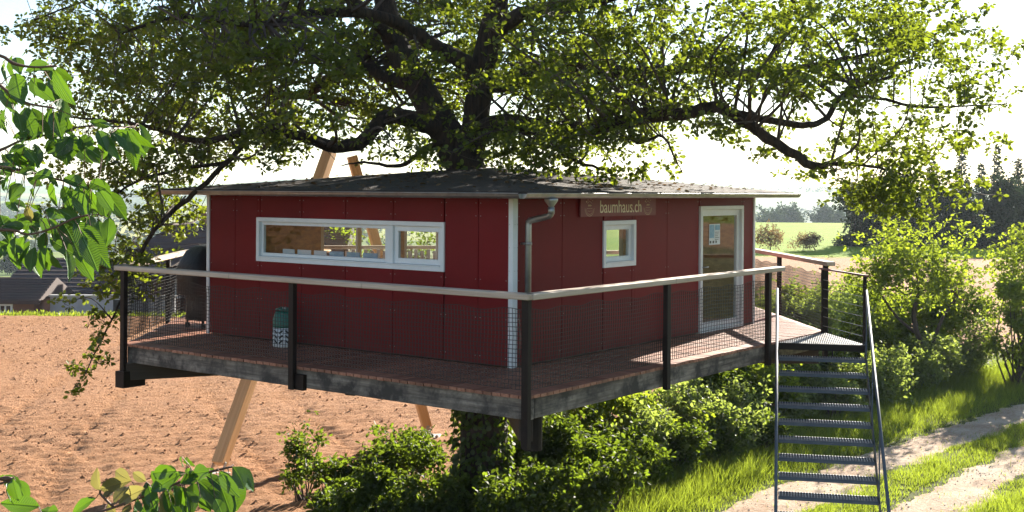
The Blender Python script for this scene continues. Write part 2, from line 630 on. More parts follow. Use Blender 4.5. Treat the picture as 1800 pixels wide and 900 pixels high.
def leaf_cloud(name, base, dirs, nrm, length, mat, width=1.0):
    """one mesh of many two-faced leaves"""
    N = len(base)
    d = norm(dirs)
    n = norm(nrm - d * np.sum(nrm * d, axis=1, keepdims=True))
    s = np.cross(n, d)
    T = LEAF
    L = length.reshape(-1, 1, 1)
    vs = base[:, None, :] + L * (T[None, :, 0:1] * d[:, None, :] + T[None, :, 1:2] * width * s[:, None, :] + T[None, :, 2:3] * n[:, None, :])
    vs = vs.reshape(-1, 3)
    fi = np.array([[0, 3, 2, 1], [0, 5, 4, 3]])
    faces = (np.arange(N)[:, None, None] * 6 + fi[None]).reshape(-1)
    me = bpy.data.meshes.new(name)
    me.vertices.add(len(vs))
    me.vertices.foreach_set('co', vs.astype(np.float32).ravel())
    me.loops.add(len(faces))
    me.loops.foreach_set('vertex_index', faces.astype(np.int32))
    me.polygons.add(N * 2)
    me.polygons.foreach_set('loop_start', np.arange(0, N * 8, 4, dtype=np.int32))
    me.polygons.foreach_set('loop_total', np.full(N * 2, 4, dtype=np.int32))
    me.materials.append(MATS[mat])
    me.update(calc_edges=True)
    return me


def rosettes(centers, k, spread, length, up=0.9, droop=-0.15):
    """k leaves radiating from every centre"""
    M = len(centers)
    c = np.repeat(centers, k, axis=0)
    d = norm(rng.normal(size=(M * k, 3)) * np.array([1, 1, 0.7]) + np.array([0, 0, droop]))
    b = c + d * spread * rng.random((M * k, 1))
    n = rng.normal(size=(M * k, 3)) * 0.75 + np.array([0, 0, up])
    L = length * (0.65 + 0.7 * rng.random(M * k))
    return b, d, n, L


# ------------------------------------------------------------------ terrain
def sstep(a, b, x):
    s = np.clip((x - a) / (b - a), 0, 1)
    return s * s * (3 - 2 * s)


LP = np.array([(-4000, 0), (44.5, 0), (50, -2.2), (150, -6.8), (250, -13.4), (500, -22), (900, -24), (1500, -6), (2200, 15), (3300, 24)])
RP = np.array([(-4000, 0), (90, 0), (165, 0.5), (230, -1.5), (400, -9), (900, -20), (1500, -5), (2200, 10), (3300, 20)])


def terrain(x, y):
    x = np.asarray(x, float) / K
    y = np.asarray(y, float) / K
    w = sstep(-6, 14, x)
    zl = np.interp(y, LP[:, 0], LP[:, 1])
    zr = np.interp(y, RP[:, 0], RP[:, 1])
    z = zl * (1 - w) + zr * w
    far = sstep(900, 2000, y)
    z = z + far * (7 * np.sin(x / 310.0 + 1.0) + 5 * np.sin(x / 127.0 + y / 500.0) + 4 * np.sin(x / 61.0 + 2))
    return z * K


def sheet(name, xs, ys, zf, mat, dz=0.0, smooth=True):
    Xg, Yg = np.meshgrid(xs, ys)
    Z = zf(Xg, Yg) + dz
    nx, ny = len(xs), len(ys)
    vs = np.stack([Xg, Yg, Z], -1).reshape(-1, 3)
    i = np.arange(nx - 1)[None, :] + np.arange(ny - 1)[:, None] * nx
    fc = np.stack([i, i + 1, i + 1 + nx, i + nx], -1).reshape(-1)
    me = bpy.data.meshes.new(name)
    me.vertices.add(len(vs))
    me.vertices.foreach_set('co', vs.astype(np.float32).ravel())
    me.loops.add(len(fc))
    me.loops.foreach_set('vertex_index', fc.astype(np.int32))
    nf = len(fc) // 4
    me.polygons.add(nf)
    me.polygons.foreach_set('loop_start', np.arange(0, nf * 4, 4, dtype=np.int32))
    me.polygons.foreach_set('loop_total', np.full(nf, 4, dtype=np.int32))
    if smooth:
        me.polygons.foreach_set('use_smooth', np.ones(nf, dtype=bool))
    me.materials.append(MATS[mat])
    me.update(calc_edges=True)
    return link(name, me)


xs = np.unique(np.concatenate([np.linspace(-3000, -200, 45), np.linspace(-200, -60, 15), np.linspace(-60, 60, 61), np.linspace(60, 200, 15), np.linspace(200, 3000, 45)]))
ys = np.unique(np.concatenate([np.linspace(-1500, -60, 15), np.linspace(-60, 70, 66), np.linspace(70, 300, 36), np.linspace(300, 3300, 60)]))
tag(sheet('ground', xs, ys, lambda x, y: terrain(x, y) - 0.02, 'countryside'), kind='structure')


# fine value noise for relief
def vnoise(x, y, s, seed):
    r = np.random.default_rng(seed).random((256, 256))
    xi, yi = x / s, y / s
    x0, y0 = np.floor(xi).astype(int), np.floor(yi).astype(int)
    fx, fy = xi - x0, yi - y0
    fx, fy = fx * fx * (3 - 2 * fx), fy * fy * (3 - 2 * fy)
    g = lambda a, b: r[a % 256, b % 256]
    return (g(x0, y0) * (1 - fx) + g(x0 + 1, y0) * fx) * (1 - fy) + (g(x0, y0 + 1) * (1 - fx) + g(x0 + 1, y0 + 1) * fx) * fy


def tdist(x, y):
    """signed distance right of the track's left edge; and distance along it"""
    x, y = x / K, y / K
    return (x - 1.5) * 0.724 - (y - 18.2) * 0.69, (x - 1.5) * 0.69 + (y - 18.2) * 0.724


def fieldz(x, y):
    d, _ = tdist(x, y)
    x, y = x / K, y / K
    z = 0.030 * vnoise(x, y, 0.24, 1) + 0.036 * vnoise(x, y, 0.11, 2) + 0.025 * vnoise(x, y, 2.3, 3)
    # tyre ruts of the seed drill running towards the farm, with lug marks
    for cx, sl, wd in ((-9.2, -0.22, 0.26), (-7.4, -0.22, 0.26), (-3.9, -0.42, 0.28), (-2.1, -0.42, 0.28)):
        s = x - cx - sl * (y - 20) - 0.004 * (y - 20) ** 2
        rut = np.exp(-(s / wd) ** 2)
        z -= rut * (0.026 + 0.034 * np.sin(y * 2 * math.pi / 0.36 + np.sign(s) * 1.2))
    # turning arcs near the headland
    r = np.hypot(x + 12.5, (y - 17.5) * 1.0)
    for r0 in (2.2, 2.9, 3.6, 4.3, 5.0, 5.7, 6.4):
        z -= 0.04 * np.exp(-((r - r0) / 0.13) ** 2) * (0.7 + 0.3 * np.sin(np.arctan2(y - 17.5, x + 12.5) * 45))
    # fine harrow lines
    z += 0.020 * np.sin((x * 0.40 - y * 0.92 + 0.25 * vnoise(x, y, 4, 9)) * 2 * math.pi / 0.46) * (0.35 + 0.65 * sstep(0.2, 0.7, vnoise(x, y, 3, 5)))
    edge = sstep(-1.9, -3.1, d) * sstep(45.2, 44.2, y)
    return edge * z - (1 - edge) * 0.06


xs = np.arange(-24, 12, 0.09) * K
ys = np.concatenate([np.arange(15, 26, 0.085), np.arange(26, 45.5, 0.15)]) * K
tag(sheet('ploughed_field', xs, ys, fieldz, 'soil', 0.0, smooth=False), kind='structure')

# loose clods on the field
N = 9500
cxy = K * np.column_stack([rng.uniform(-20, 4, N), 15 + 29 * rng.random(N) ** 1.6])
keep = tdist(cxy[:, 0], cxy[:, 1])[0] < -3.0
cxy = cxy[keep]
N = len(cxy)
octa = np.array([(1, 0, 0), (0, 1, 0), (-1, 0, 0), (0, -1, 0), (0, 0, 1), (0, 0, -0.4)], float)
sz = 0.010 + 0.034 * rng.random((N, 1, 1)) ** 2.5
vs = octa[None] * sz * (0.6 + 0.8 * rng.random((N, 6, 3)))
vs += np.column_stack([cxy, fieldz(cxy[:, 0], cxy[:, 1]) + 0.012])[:, None, :]
of = np.array([(0, 1, 4), (1, 2, 4), (2, 3, 4), (3, 0, 4), (1, 0, 5), (2, 1, 5), (3, 2, 5), (0, 3, 5)])
fc = (np.arange(N)[:, None, None] * 6 + of[None]).reshape(-1, 3)
me = bpy.data.meshes.new('soil_clods')
me.from_pydata(vs.reshape(-1, 3).tolist(), [], fc.tolist())
me.materials.append(MATS['soil'])
tag(link('soil_clods', me), 'loose brown soil clods scattered over the ploughed field', 'soil', kind='stuff')


# dirt wheel ruts of the farm track
def rut(d0, d1, seed):
    al = np.arange(-9, 34, 0.11)
    ac = np.linspace(0, 1, 9)
    A, C_ = np.meshgrid(al, ac)
    w0 = d0 + 0.12 * (vnoise(A, A * 0 + 5, 0.11, seed + 8) - 0.5) + 0.34 * (vnoise(A, A * 0 + 3, 0.9, seed) - 0.5) + 0.18 * (vnoise(A, A * 0, 0.3, seed + 1) - 0.5)
    w1 = d1 + 0.12 * (vnoise(A, A * 0 + 7, 0.11, seed + 9) - 0.5) + 0.34 * (vnoise(A, A * 0 + 9, 0.9, seed + 2) - 0.5) + 0.18 * (vnoise(A, A * 0, 0.3, seed + 3) - 0.5)
    D = w0 + (w1 - w0) * C_
    bend = 0.006 * (A - 10) ** 2 - 0.2
    D = D + bend
    x = (1.5 + A * 0.69 + D * 0.724) * K
    y = (18.2 + A * 0.724 - D * 0.69) * K
    rise = np.clip(np.sin(C_ * math.pi), 0, 1) ** 0.5
    z = -0.018 + rise * (0.010 + 0.02 * vnoise(x, y, 0.25, seed + 5) + 0.02 * vnoise(x, y, 0.8, seed + 6))
    nx, ny = A.shape[1], A.shape[0]
    mb = MB()
    mb.v = [tuple(p) for p in np.stack([x, y, z], -1).reshape(-1, 3)]
    mb.f = [(j * nx + i, (j + 1) * nx + i, (j + 1) * nx + i + 1, j * nx + i + 1) for j in range(ny - 1) for i in range(nx - 1)]
    o = mb.build('farm_track', 'dirt_track', None, True)
    return tag(o, kind='structure')


rut(0.92, 1.9, 31)
rut(2.78, 3.7, 41)

# small stones on the track
N = 3500
al = rng.uniform(-7, 22, N)
dd = np.where(rng.random(N) < 0.5, rng.uniform(0.95, 1.85, N), rng.uniform(2.8, 3.65, N)) + 0.006 * (al - 10) ** 2 - 0.2
sx_, sy_ = (1.5 + al * 0.69 + dd * 0.724) * K, (18.2 + al * 0.724 - dd * 0.69) * K
vs = octa[None] * (0.006 + 0.016 * rng.random((N, 1, 1)) ** 3) * (0.6 + 0.8 * rng.random((N, 6, 3)))
vs += np.column_stack([sx_, sy_, np.full(N, 0.012)])[:, None, :]
fc = (np.arange(N)[:, None, None] * 6 + of[None]).reshape(-1, 3)
me = bpy.data.meshes.new('pebbles')
me.from_pydata(vs.reshape(-1, 3).tolist(), [], fc.tolist())
me.materials.append(MATS['stone'])
tag(link('pebbles', me), 'small stones lying in the wheel ruts of the track', 'stones', kind='stuff')

# grass on the verges and the middle strip
N = 370000
al = rng.uniform(-7, 22, N)
dd = rng.uniform(-1.9, 8.5, N)
bend = 0.006 * (al - 10) ** 2 - 0.2
rel = dd - bend + 0.25 * (vnoise(al, dd, 0.7, 61) - 0.5)
inrut = ((rel > 0.9) & (rel < 1.9)) | ((rel > 2.8) & (rel < 3.7))
near_rut = np.minimum.reduce([np.abs(rel - e) for e in (0.9, 1.9, 2.8, 3.7)])
pat = 0.6 * vnoise(al, dd, 0.55, 77) + 0.4 * vnoise(al, dd, 0.2, 78)
keep = np.where(inrut, rng.random(N) < 0.55 * np.exp(-near_rut * 11) + 0.006, rng.random(N) < 0.15 + 1.1 * pat)
al, dd, rel, near_rut, pat, inrut = [a[keep] for a in (al, dd, rel, near_rut, pat, inrut)]
gx = (1.5 + al * 0.69 + dd * 0.724) * K
gy = (18.2 + al * 0.724 - dd * 0.69) * K
N = len(gx)
hgt = (0.05 + 0.08 * rng.random(N)) * (0.35 + 1.4 * pat) * np.where(rel < 0.5, 1.9, 1.15) * np.clip(0.45 + near_rut * 1.8, 0.45, 1.35) * np.where(inrut, 0.6, 1.0)
tip = rng.normal(size=(N, 2)) * 0.45 * hgt[:, None]
aw = rng.uniform(0, math.pi, N)
wv = 0.007 * np.column_stack([np.cos(aw), np.sin(aw)])
z0 = np.full(N, -0.02)
vs = np.stack([np.column_stack([gx - wv[:, 0], gy - wv[:, 1], z0]), np.column_stack([gx + wv[:, 0], gy + wv[:, 1], z0]),
               np.column_stack([gx + tip[:, 0], gy + tip[:, 1], hgt])], 1).reshape(-1, 3)
me = bpy.data.meshes.new('grass')
me.vertices.add(len(vs))
me.vertices.foreach_set('co', vs.astype(np.float32).ravel())
me.loops.add(N * 3)
me.loops.foreach_set('vertex_index', np.arange(N * 3, dtype=np.int32))
me.polygons.add(N)
me.polygons.foreach_set('loop_start', np.arange(0, N * 3, 3, dtype=np.int32))
me.polygons.foreach_set('loop_total', np.full(N, 3, dtype=np.int32))
me.materials.append(MATS['grass_blade'])
me.update(calc_edges=True)
tag(link('grass', me), 'bright green grass on the verges and middle strip of the farm track', 'grass', kind='stuff')

# ------------------------------------------------------------------ the hut and its deck
ANG = math.radians(53)
DZ = 3.2
F0 = Vector((0.014, 15.77, DZ))
MW = Matrix.Translation(F0) @ Matrix.Rotation(ANG, 4, 'Z')
MWI = MW.inverted()
LA, LB, WH = 6.98, 6.03, 2.22

deck = thing('deck_platform', 'hexagonal timber deck with netted railing carrying the red hut', 'deck', F0, ANG)
hut = thing('tree_house', 'dark red panelled hut with flat roof and white framed windows on the deck', 'tree house', F0, ANG)


def clip_half(poly, ax, val, keep_less):
    out = []
    for i in range(len(poly)):
        p, q = poly[i], poly[(i + 1) % len(poly)]
        pi_, qi = (p[ax] <= val) == keep_less, (q[ax] <= val) == keep_less
        if pi_:
            out.append(p)
        if pi_ != qi:
            s = (val - p[ax]) / (q[ax] - p[ax])
            out.append((p[0] + s * (q[0] - p[0]), p[1] + s * (q[1] - p[1])))
    return out


C_ = (-1.60, -1.42)
L1 = (-1.60, 5.93)
R1 = (6.68, -1.42)
L2 = (3.3, 10.05)
R2 = (10.0, 1.5)
PW, GAP = 0.113, 0.015


def planks(region, ax, mat, lo, hi):
    s = lo
    while s < hi:
        p = clip_half(clip_half(region, ax, s, False), ax, s + PW, True)
        if len(p) >= 3:
            jz = random.uniform(-0.003, 0.003)
            # shorten the ends unevenly
            cxm = sum(q[0] for q in p) / len(p)
            cym = sum(q[1] for q in p) / len(p)
            e = 1 - random.uniform(0.0, 0.008)
            if ax == 1:
                p = [(cxm + (q[0] - cxm) * e, q[1]) for q in p]
            else:
                p = [(q[0], cym + (q[1] - cym) * e) for q in p]
            MB().prism(p, -0.036 + jz, jz).build('plank', mat, deck)
        s += PW + GAP


planks([C_, (0, 0), (0, LB - 0.1), L1], 1, 'deck_plank_x', C_[1], 6.0)
planks([C_, (6.66, -1.42), (6.66, 0), (0, 0)], 0, 'deck_plank_y', C_[0], 6.66)
planks([(6.67, -1.42), R2, (7.0, 3.2), (6.67, 3.2)], 0, 'deck_plank_y', 6.67, 10.4)
planks([L1, (6.9, LB + 0.02), L2], 1, 'deck_plank_x', 5.96, 10.5)


def beam(p, q, w, h, ztop, mat, name, parent, ext=0.0):
    """rectangular timber from p to q (xy), own local x along its length"""
    p, q = Vector((*p, 0)), Vector((*q, 0))
    L = (q - p).length
    o = MB().bevbox(-ext, L + ext, -w / 2, w / 2, -h, 0, 0.006).build(name, mat, parent)
    o.location = (p.x, p.y, ztop)
    o.rotation_euler = (0, 0, math.atan2(q.y - p.y, q.x - p.x))
    return o


ins = 0.10
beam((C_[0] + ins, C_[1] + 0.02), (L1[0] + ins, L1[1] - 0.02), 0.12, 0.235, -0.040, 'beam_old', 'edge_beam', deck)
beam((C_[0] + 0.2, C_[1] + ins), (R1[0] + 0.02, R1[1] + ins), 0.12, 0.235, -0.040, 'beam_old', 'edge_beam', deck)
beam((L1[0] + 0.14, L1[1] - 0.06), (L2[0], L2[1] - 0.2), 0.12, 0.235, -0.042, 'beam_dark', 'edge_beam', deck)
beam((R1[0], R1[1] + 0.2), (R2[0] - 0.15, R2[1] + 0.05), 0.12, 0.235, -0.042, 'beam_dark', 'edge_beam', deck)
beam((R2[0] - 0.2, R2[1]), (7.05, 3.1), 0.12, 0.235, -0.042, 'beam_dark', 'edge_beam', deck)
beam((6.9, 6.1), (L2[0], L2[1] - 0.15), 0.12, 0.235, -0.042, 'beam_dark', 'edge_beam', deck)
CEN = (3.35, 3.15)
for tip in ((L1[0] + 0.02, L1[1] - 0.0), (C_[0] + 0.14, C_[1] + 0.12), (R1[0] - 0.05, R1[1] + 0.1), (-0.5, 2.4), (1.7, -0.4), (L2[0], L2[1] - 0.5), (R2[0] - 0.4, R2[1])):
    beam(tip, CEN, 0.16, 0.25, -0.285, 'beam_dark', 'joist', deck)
for k in range(9):      # cross joists under the boards
    yy = 0.25 + k * 0.72
    beam((-1.35, yy), (7.0, yy), 0.08, 0.16, -0.041, 'beam_dark', 'joist', deck)
# rear bushes and the white picket panel glimpsed through the long window
# steel collar that carries the deck on the trunk
MB().tube([(CEN[0], CEN[1], -0.60), (CEN[0], CEN[1], -0.42)], 0.56, 16).build('trunk_collar', 'steel_brown', deck)

# rails, posts, net --------------------------------------------------
RZ = 1.13


def rail_side(p, q, posts, e0=0.1, e1=0.1, net=True, net_seed=0, post_low=-0.30):
    P, Q = Vector((*p, 0)), Vector((*q, 0))
    d = (Q - P)
    L = d.length
    d.normalize()
    rz = math.atan2(d.y, d.x)
    mb = MB()
    cuts = [-e0] + [L * (k + 1) / max(1, round(L / 2.9)) for k in range(max(1, round(L / 2.9)) - 1)] + [L + e1]
    for a, b in zip(cuts[:-1], cuts[1:]):
        mb.bevbox(a + 0.0015, b - 0.0015, -0.09, 0.065, 0, 0.068, 0.008)
    r = mb.build('handrail', 'rail_wood', deck)
    r.location = (P.x, P.y, RZ - 0.05)
    r.rotation_euler = (0, 0, rz)
    for s, low, inner in posts:
        z0 = low - (RZ - 0.05)
        MB().bevbox(s - 0.045, s + 0.045, -0.04, 0.03, z0, -0.002, 0.003).build('post', 'steel_brown', r)
        if inner:
            MB().box(s + 0.045, s + 0.20, 0.0, 0.06, z0 - 0.0, z0 + 0.2).build('bracket', 'steel_brown', r)
    if net:
        rr = random.Random(net_seed)
        mb = MB()
        cs = 0.05
        w = 0.0075
        z0, z1 = 0.06 - (RZ - 0.05), 0.98 - (RZ - 0.05)
        n = int((L - 0.04) / cs)
        m = int(round((z1 - z0) / cs))

        def off(i, j):
            s = 0.03 + i * cs
            sag = 0.016 * math.sin(s * 9.0 + net_seed) if j == m else 0
            sag += -0.02 * math.sin(math.pi * ((s % 1.45) / 1.45)) * (j / m)
            return Vector((s + 0.006 * math.sin(j * 0.7 + i * 0.13), 0.052 + 0.006 * math.sin(i * 0.35 + j * 0.2), z0 + j * cs + sag))
        for i in range(n + 1):
            for j in range(0, m, 3):
                a, b = off(i, j), off(i, min(j + 3, m))
                mb.add([a + Vector((-w / 2, 0, 0)), a + Vector((w / 2, 0, 0)), b + Vector((w / 2, 0, 0)), b + Vector((-w / 2, 0, 0)),
                        a + Vector((0, w, 0)), b + Vector((0, w, 0))], [(0, 1, 2, 3), (1, 4, 5, 2), (4, 0, 3, 5)])
        for j in range(m + 1):
            ww = 0.008 if j in (0, m) else w
            for i in range(0, n, 2):
                a, b = off(i, j), off(min(i + 2, n), j)
                mb.add([a + Vector((0, 0, -ww / 2)), b + Vector((0, 0, -ww / 2)), b + Vector((0, 0, ww / 2)), a + Vector((0, 0, ww / 2)),
                        a + Vector((0, ww, 0)), b + Vector((0, ww, 0))], [(0, 1, 2, 3), (3, 2, 5, 4), (1, 0, 4, 5)])
        tag(mb.build('wire_net', 'net_black', r))
    return r


e = 0.02
# left front side runs from far left corner to the near corner
rail_side((C_[0] - e, L1[1] + 0.02), (C_[0] - e, C_[1] - e), [(0.04, -0.62, False), (3.62, -0.30, True), (7.37, -0.58, False)], 0.1, 0.06, True, 1)
rail_side((C_[0] + 0.06, C_[1] - e), (4.62, C_[1] - e), [(2.98, -0.30, False), (6.02, -0.32, False)], 0.1, 0.28, True, 2)
rail_side((L2[0], L2[1]), (L1[0] - 0.02, L1[1] + 0.06), [(0.1, -0.3, False), (3.4, -0.3, False)], 0.0, 0.06, True, 3)
rail_side((R1[0] + 0.02, R1[1]), (R2[0], R2[1]), [(0.02, -0.45, False), (2.6, -0.3, False), (4.7, -0.3, False)], 0.22, 0.0, True, 4)
rail_side((6.95, 6.2), (L2[0], L2[1]), [(0.1, -0.3, False), (2.6, -0.3, False)], 0.0, 0.1, True, 5)
rail_side((R2[0], R2[1]), (7.1, 3.15), [(1.6, -0.3, False)], 0.1, 0.0, True, 6)
# dark foot plate under the near left corner post
MB().box(-1.68, -1.30, 5.83, 6.03, -0.64, -0.40).build('bracket', 'steel_brown', deck)

# walls ---------------------------------------------------------------


def wall_space(side):
    """map (along, outward, z) to local hut coordinates"""
    if side == 'left':
        return lambda s, o, z: (-o, s, z)
    if side == 'right':
        return lambda s, o, z: (s, -o, z)
    if side == 'back_right':
        return lambda s, o, z: (LA + o, s, z)
    return lambda s, o, z: (s, LB + o, z)


def wbox(mb, side, s0, s1, o0, o1, z0, z1, bev=0.0):
    f = wall_space(side)
    a, b = f(s0, o0, z0), f(s1, o1, z1)
    lo = [min(a[i], b[i]) for i in range(3)]
    hi = [max(a[i], b[i]) for i in range(3)]
    if bev:
        mb.bevbox(lo[0], hi[0], lo[1], hi[1], lo[2], hi[2], bev)
    else:
        mb.box(lo[0], hi[0], lo[1], hi[1], lo[2], hi[2])


def cells(s0, s1, z0, z1, holes):
    """rectangles of the strip s0..s1 left over by the holes"""
    cuts = sorted({s0, s1} | {min(max(h[k], s0), s1) for h in holes for k in (0, 1)})
    out = []
    for a, b in zip(cuts[:-1], cuts[1:]):
        if b - a < 1e-4:
            continue
        hs = sorted([(h[2], h[3]) for h in holes if h[0] <= a + 1e-5 and h[1] >= b - 1e-5])
        z = z0
        for h0, h1 in hs:
            if h0 > z + 1e-4:
                out.append((a, b, z, h0))
            z = max(z, h1)
        if z < z1 - 1e-4:
            out.append((a, b, z, z1))
    return out


WIN_L = (1.14, 4.87, 1.19, 1.855)
WIN_S = (2.13, 3.01, 1.19, 1.86)
DOOR = (5.00, 6.53, 0.0, 2.05)
holes = {'left': [WIN_L], 'right': [WIN_S, DOOR], 'back_right': [(2.6, 5.6, 0.75, 2.05)], 'back_left': [(2.35, 4.35, 0.75, 2.08), (4.5, 6.6, 0.75, 2.08)]}
length = {'left': LB, 'right': LA, 'back_right': LB, 'back_left': LA}
for side in holes:
    core, lining = MB(), MB()
    for (a, b, z0, z1) in cells(0.06, length[side] - 0.06, 0.012, WH, holes[side]):
        wbox(core, side, a, b, -0.10, -0.032, z0, z1)
        wbox(lining, side, a, b, -0.118, -0.103, z0, z1)
    core.build('wall', 'dark_core', hut)
    lining.build('wall_lining', 'ply_wood', hut)
seams = {'left': [0.065, 0.57, 1.16, 2.08, 3.0, 3.9, 4.81, 5.38, LB - 0.05], 'right': [0.095, 1.12, 2.16, 2.93, 3.96, 4.98, 6.54, LA - 0.05],
         'back_right': [0.06, 1.2, 2.4, 3.6, 4.8, LB - 0.06], 'back_left': [0.06, 1.2, 2.4, 3.6, 4.8, 5.9, LA - 0.06]}
for side, ss in seams.items():
    for a, b in zip(ss[:-1], ss[1:]):
        g = 0.005
        rects = cells(a + g, b - g, 0.02, WH, holes[side])
        # join cells of one panel that share the same height range
        merged = []
        for r in rects:
            if merged and abs(merged[-1][1] - r[0]) < 1e-4 and merged[-1][2:] == r[2:]:
                merged[-1] = (merged[-1][0], r[1], r[2], r[3])
            else:
                merged.append(r)
        for r in merged:
            if r[1] - r[0] < 0.03:
                continue
            mb = MB()
            wbox(mb, side, r[0], r[1], -0.03, -0.004 + random.uniform(-0.001, 0.001), r[2], r[3], 0.0025)
            mb.build('wall_panel', 'red_panel', hut)
ps = MB()
for side in ('left', 'right'):
    ss = seams[side]
    for a, b in zip(ss[:-1], ss[1:]):
        for s_ in (a + 0.04, b - 0.04):
            for z in (0.12, 0.62, 1.12, 1.95, 2.12):
                if any(h[0] - 0.02 < s_ < h[1] + 0.02 and h[2] - 0.02 < z < h[3] + 0.02 for h in holes[side]):
                    continue
                wbox(ps, side, s_ - 0.005, s_ + 0.005, -0.004, -0.001, z - 0.005, z + 0.005)
tag(ps.build('panel_screws', 'zinc', hut), kind='stuff')
# white corner boards with screws
for (x0, x1, y0, y1) in ((-0.012, 0.015, -0.012, 0.062), (0.0152, 0.092, -0.012, 0.014),
                         (-0.012, 0.02, LB - 0.052, LB + 0.012), (LA - 0.048, LA + 0.012, -0.012, 0.02), (LA - 0.01, LA + 0.013, 0.021, 0.08)):
    MB().bevbox(x0, x1, y0, y1, 0.004, WH - 0.01, 0.002).build('corner_board', 'white_paint', hut)
sc = MB()
for z in (0.25, 0.75, 1.25, 1.55, 1.85):
    for x in (0.028, 0.080):
        sc.box(x - 0.004, x + 0.004, -0.016, -0.0125, z - 0.004, z + 0.004)
    sc.box(-0.016, -0.0125, 0.04, 0.048, z - 0.004, z + 0.004)
sc.build('screw', 'zinc', hut)


def window_unit(side, s0, s1, z0, z1, panes, name='window', handle=None, sill=True):
    """white casing, recessed sashes, glass panes"""
    cw = 0.062
    mb = MB()
    for a, b, c0, c1 in ((s0, s1, z1 - cw, z1), (s0, s0 + cw, z0, z1 - cw), (s1 - cw, s1, z0, z1 - cw), (s0 + cw, s1 - cw, z0, z0 + (cw if sill else 0.05))):
        wbox(mb, side, a, b, -0.09, 0.022, c0, c1, 0.003)
    fr = mb.build(name, 'white_paint', hut)
    if sill:
        mb = MB()
        wbox(mb, side, s0 + cw, s1 - cw, -0.06, 0.034, z0 + cw, z0 + cw + 0.016, 0.002)
        mb.build('sill', 'white_paint', fr)
    for (a, b, sw) in panes:
        c0, c1 = z0 + cw + (0.018 if sill else -0.01), z1 - cw - 0.002
        mb = MB()
        for q in ((a, b, c1 - sw, c1), (a, a + sw, c0, c1 - sw), (b - sw, b, c0, c1 - sw), (a + sw, b - sw, c0, c0 + sw)):
            wbox(mb, side, q[0], q[1], -0.08, -0.025, q[2], q[3], 0.004)
        sa = mb.build('sash', 'white_paint', fr)
        mb = MB()
        wbox(mb, side, a + sw - 0.004, b - sw + 0.004, -0.055, -0.050, c0 + sw - 0.004, c1 - sw + 0.004)
        mb.build('pane', 'window_glass', fr)
    if handle:
        s, z = handle
        mb = MB()
        f = wall_space(side)
        mb.tube([f(s, -0.026, z), f(s, 0.03, z)], 0.010, 8)
        mb.tube([f(s - 0.01, 0.03, z), f(s + 0.125, 0.03, z)], 0.010, 8)
        wbox(mb, side, s - 0.016, s + 0.016, -0.025, -0.018, z - 0.09, z + 0.05)
        mb.build('handle', 'zinc', fr, True)
    return fr


wl = window_unit('left', *WIN_L, [(1.205, 2.075, 0.075), (2.20, 4.805, 0.05)])
mb = MB()
wbox(mb, 'left', 2.078, 2.197, -0.085, 0.005, WIN_L[2] + 0.08, WIN_L[3] - 0.064, 0.003)
mb.build('mullion', 'white_paint', wl)
window_unit('right', *WIN_S, [(WIN_S[0] + 0.065, WIN_S[1] - 0.065, 0.07)])
dr = window_unit('right', *DOOR, [(DOOR[0] + 0.065, DOOR[1] - 0.065, 0.10)], 'door', (5.12, 1.06), sill=False)
for q in ((2.35, 4.35), (4.5, 6.6)):
    window_unit('back_left', q[0], q[1], 0.75, 2.08, [(q[0] + 0.065, (q[0] + q[1]) / 2, 0.05), ((q[0] + q[1]) / 2, q[1] - 0.065, 0.05)])
window_unit('back_right', 2.6, 5.6, 0.75, 2.05, [(2.665, 4.1, 0.05), (4.1, 5.535, 0.05)])  # made-up window in the rear right wall, added to let sun light the interior
MB().box(0.12, LA - 0.12, 0.12, LB - 0.12, 0.004, 0.02).build('floor', 'ply_wood', hut)

# roof: low hip with felt, fascia and soffit
OV = 0.50
E0, E1 = 2.225, 2.275
ap = 2.655
rc = [(-OV, -OV), (LA + OV, -OV), (LA + OV, LB + OV), (-OV, LB + OV)]
rdg = [(3.15, 3.0), (3.85, 3.0)]
mb = MB()
nseg = 14


def roof_grid(mb, p0, p1, q0, q1):
    """one hip face from eave p0-p1 up to q0-q1 as a slightly uneven grid"""
    V_, nx, ny = [], 24, 10
    for j in range(ny + 1):
        t_ = j / ny
        for i in range(nx + 1):
            s = i / nx
            a = Vector(p0).lerp(Vector(p1), s)
            b = Vector(q0).lerp(Vector(q1), s)
            p = a.lerp(b, t_)
            if 0 < j < ny and 0 < i < nx:
                p.z += random.uniform(-0.008, 0.010)
            V_.append(p)
    F_ = [(j * (nx + 1) + i, j * (nx + 1) + i + 1, (j + 1) * (nx + 1) + i + 1, (j + 1) * (nx + 1) + i) for j in range(ny) for i in range(nx)]
    mb.add(V_, F_)


P3 = [(x, y, E1) for x, y in rc]
R3 = [(x, y, ap) for x, y in rdg]
roof_grid(mb, P3[0], P3[1], R3[0], R3[1])
roof_grid(mb, P3[1], P3[2], R3[1], R3[1])
roof_grid(mb, P3[2], P3[3], R3[1], R3[0])
roof_grid(mb, P3[3], P3[0], R3[0], R3[0])
for i in range(4):
    a, b = P3[i], P3[(i + 1) % 4]
    mb.add([a, b, (b[0], b[1], E0), (a[0], a[1], E0)], [(0, 3, 2, 1)])
roof = mb.build('roof', 'roof_felt', hut)
MB().prism(rc, E0 - 0.02, E0 - 0.003).build('soffit', 'beam_dark', roof)


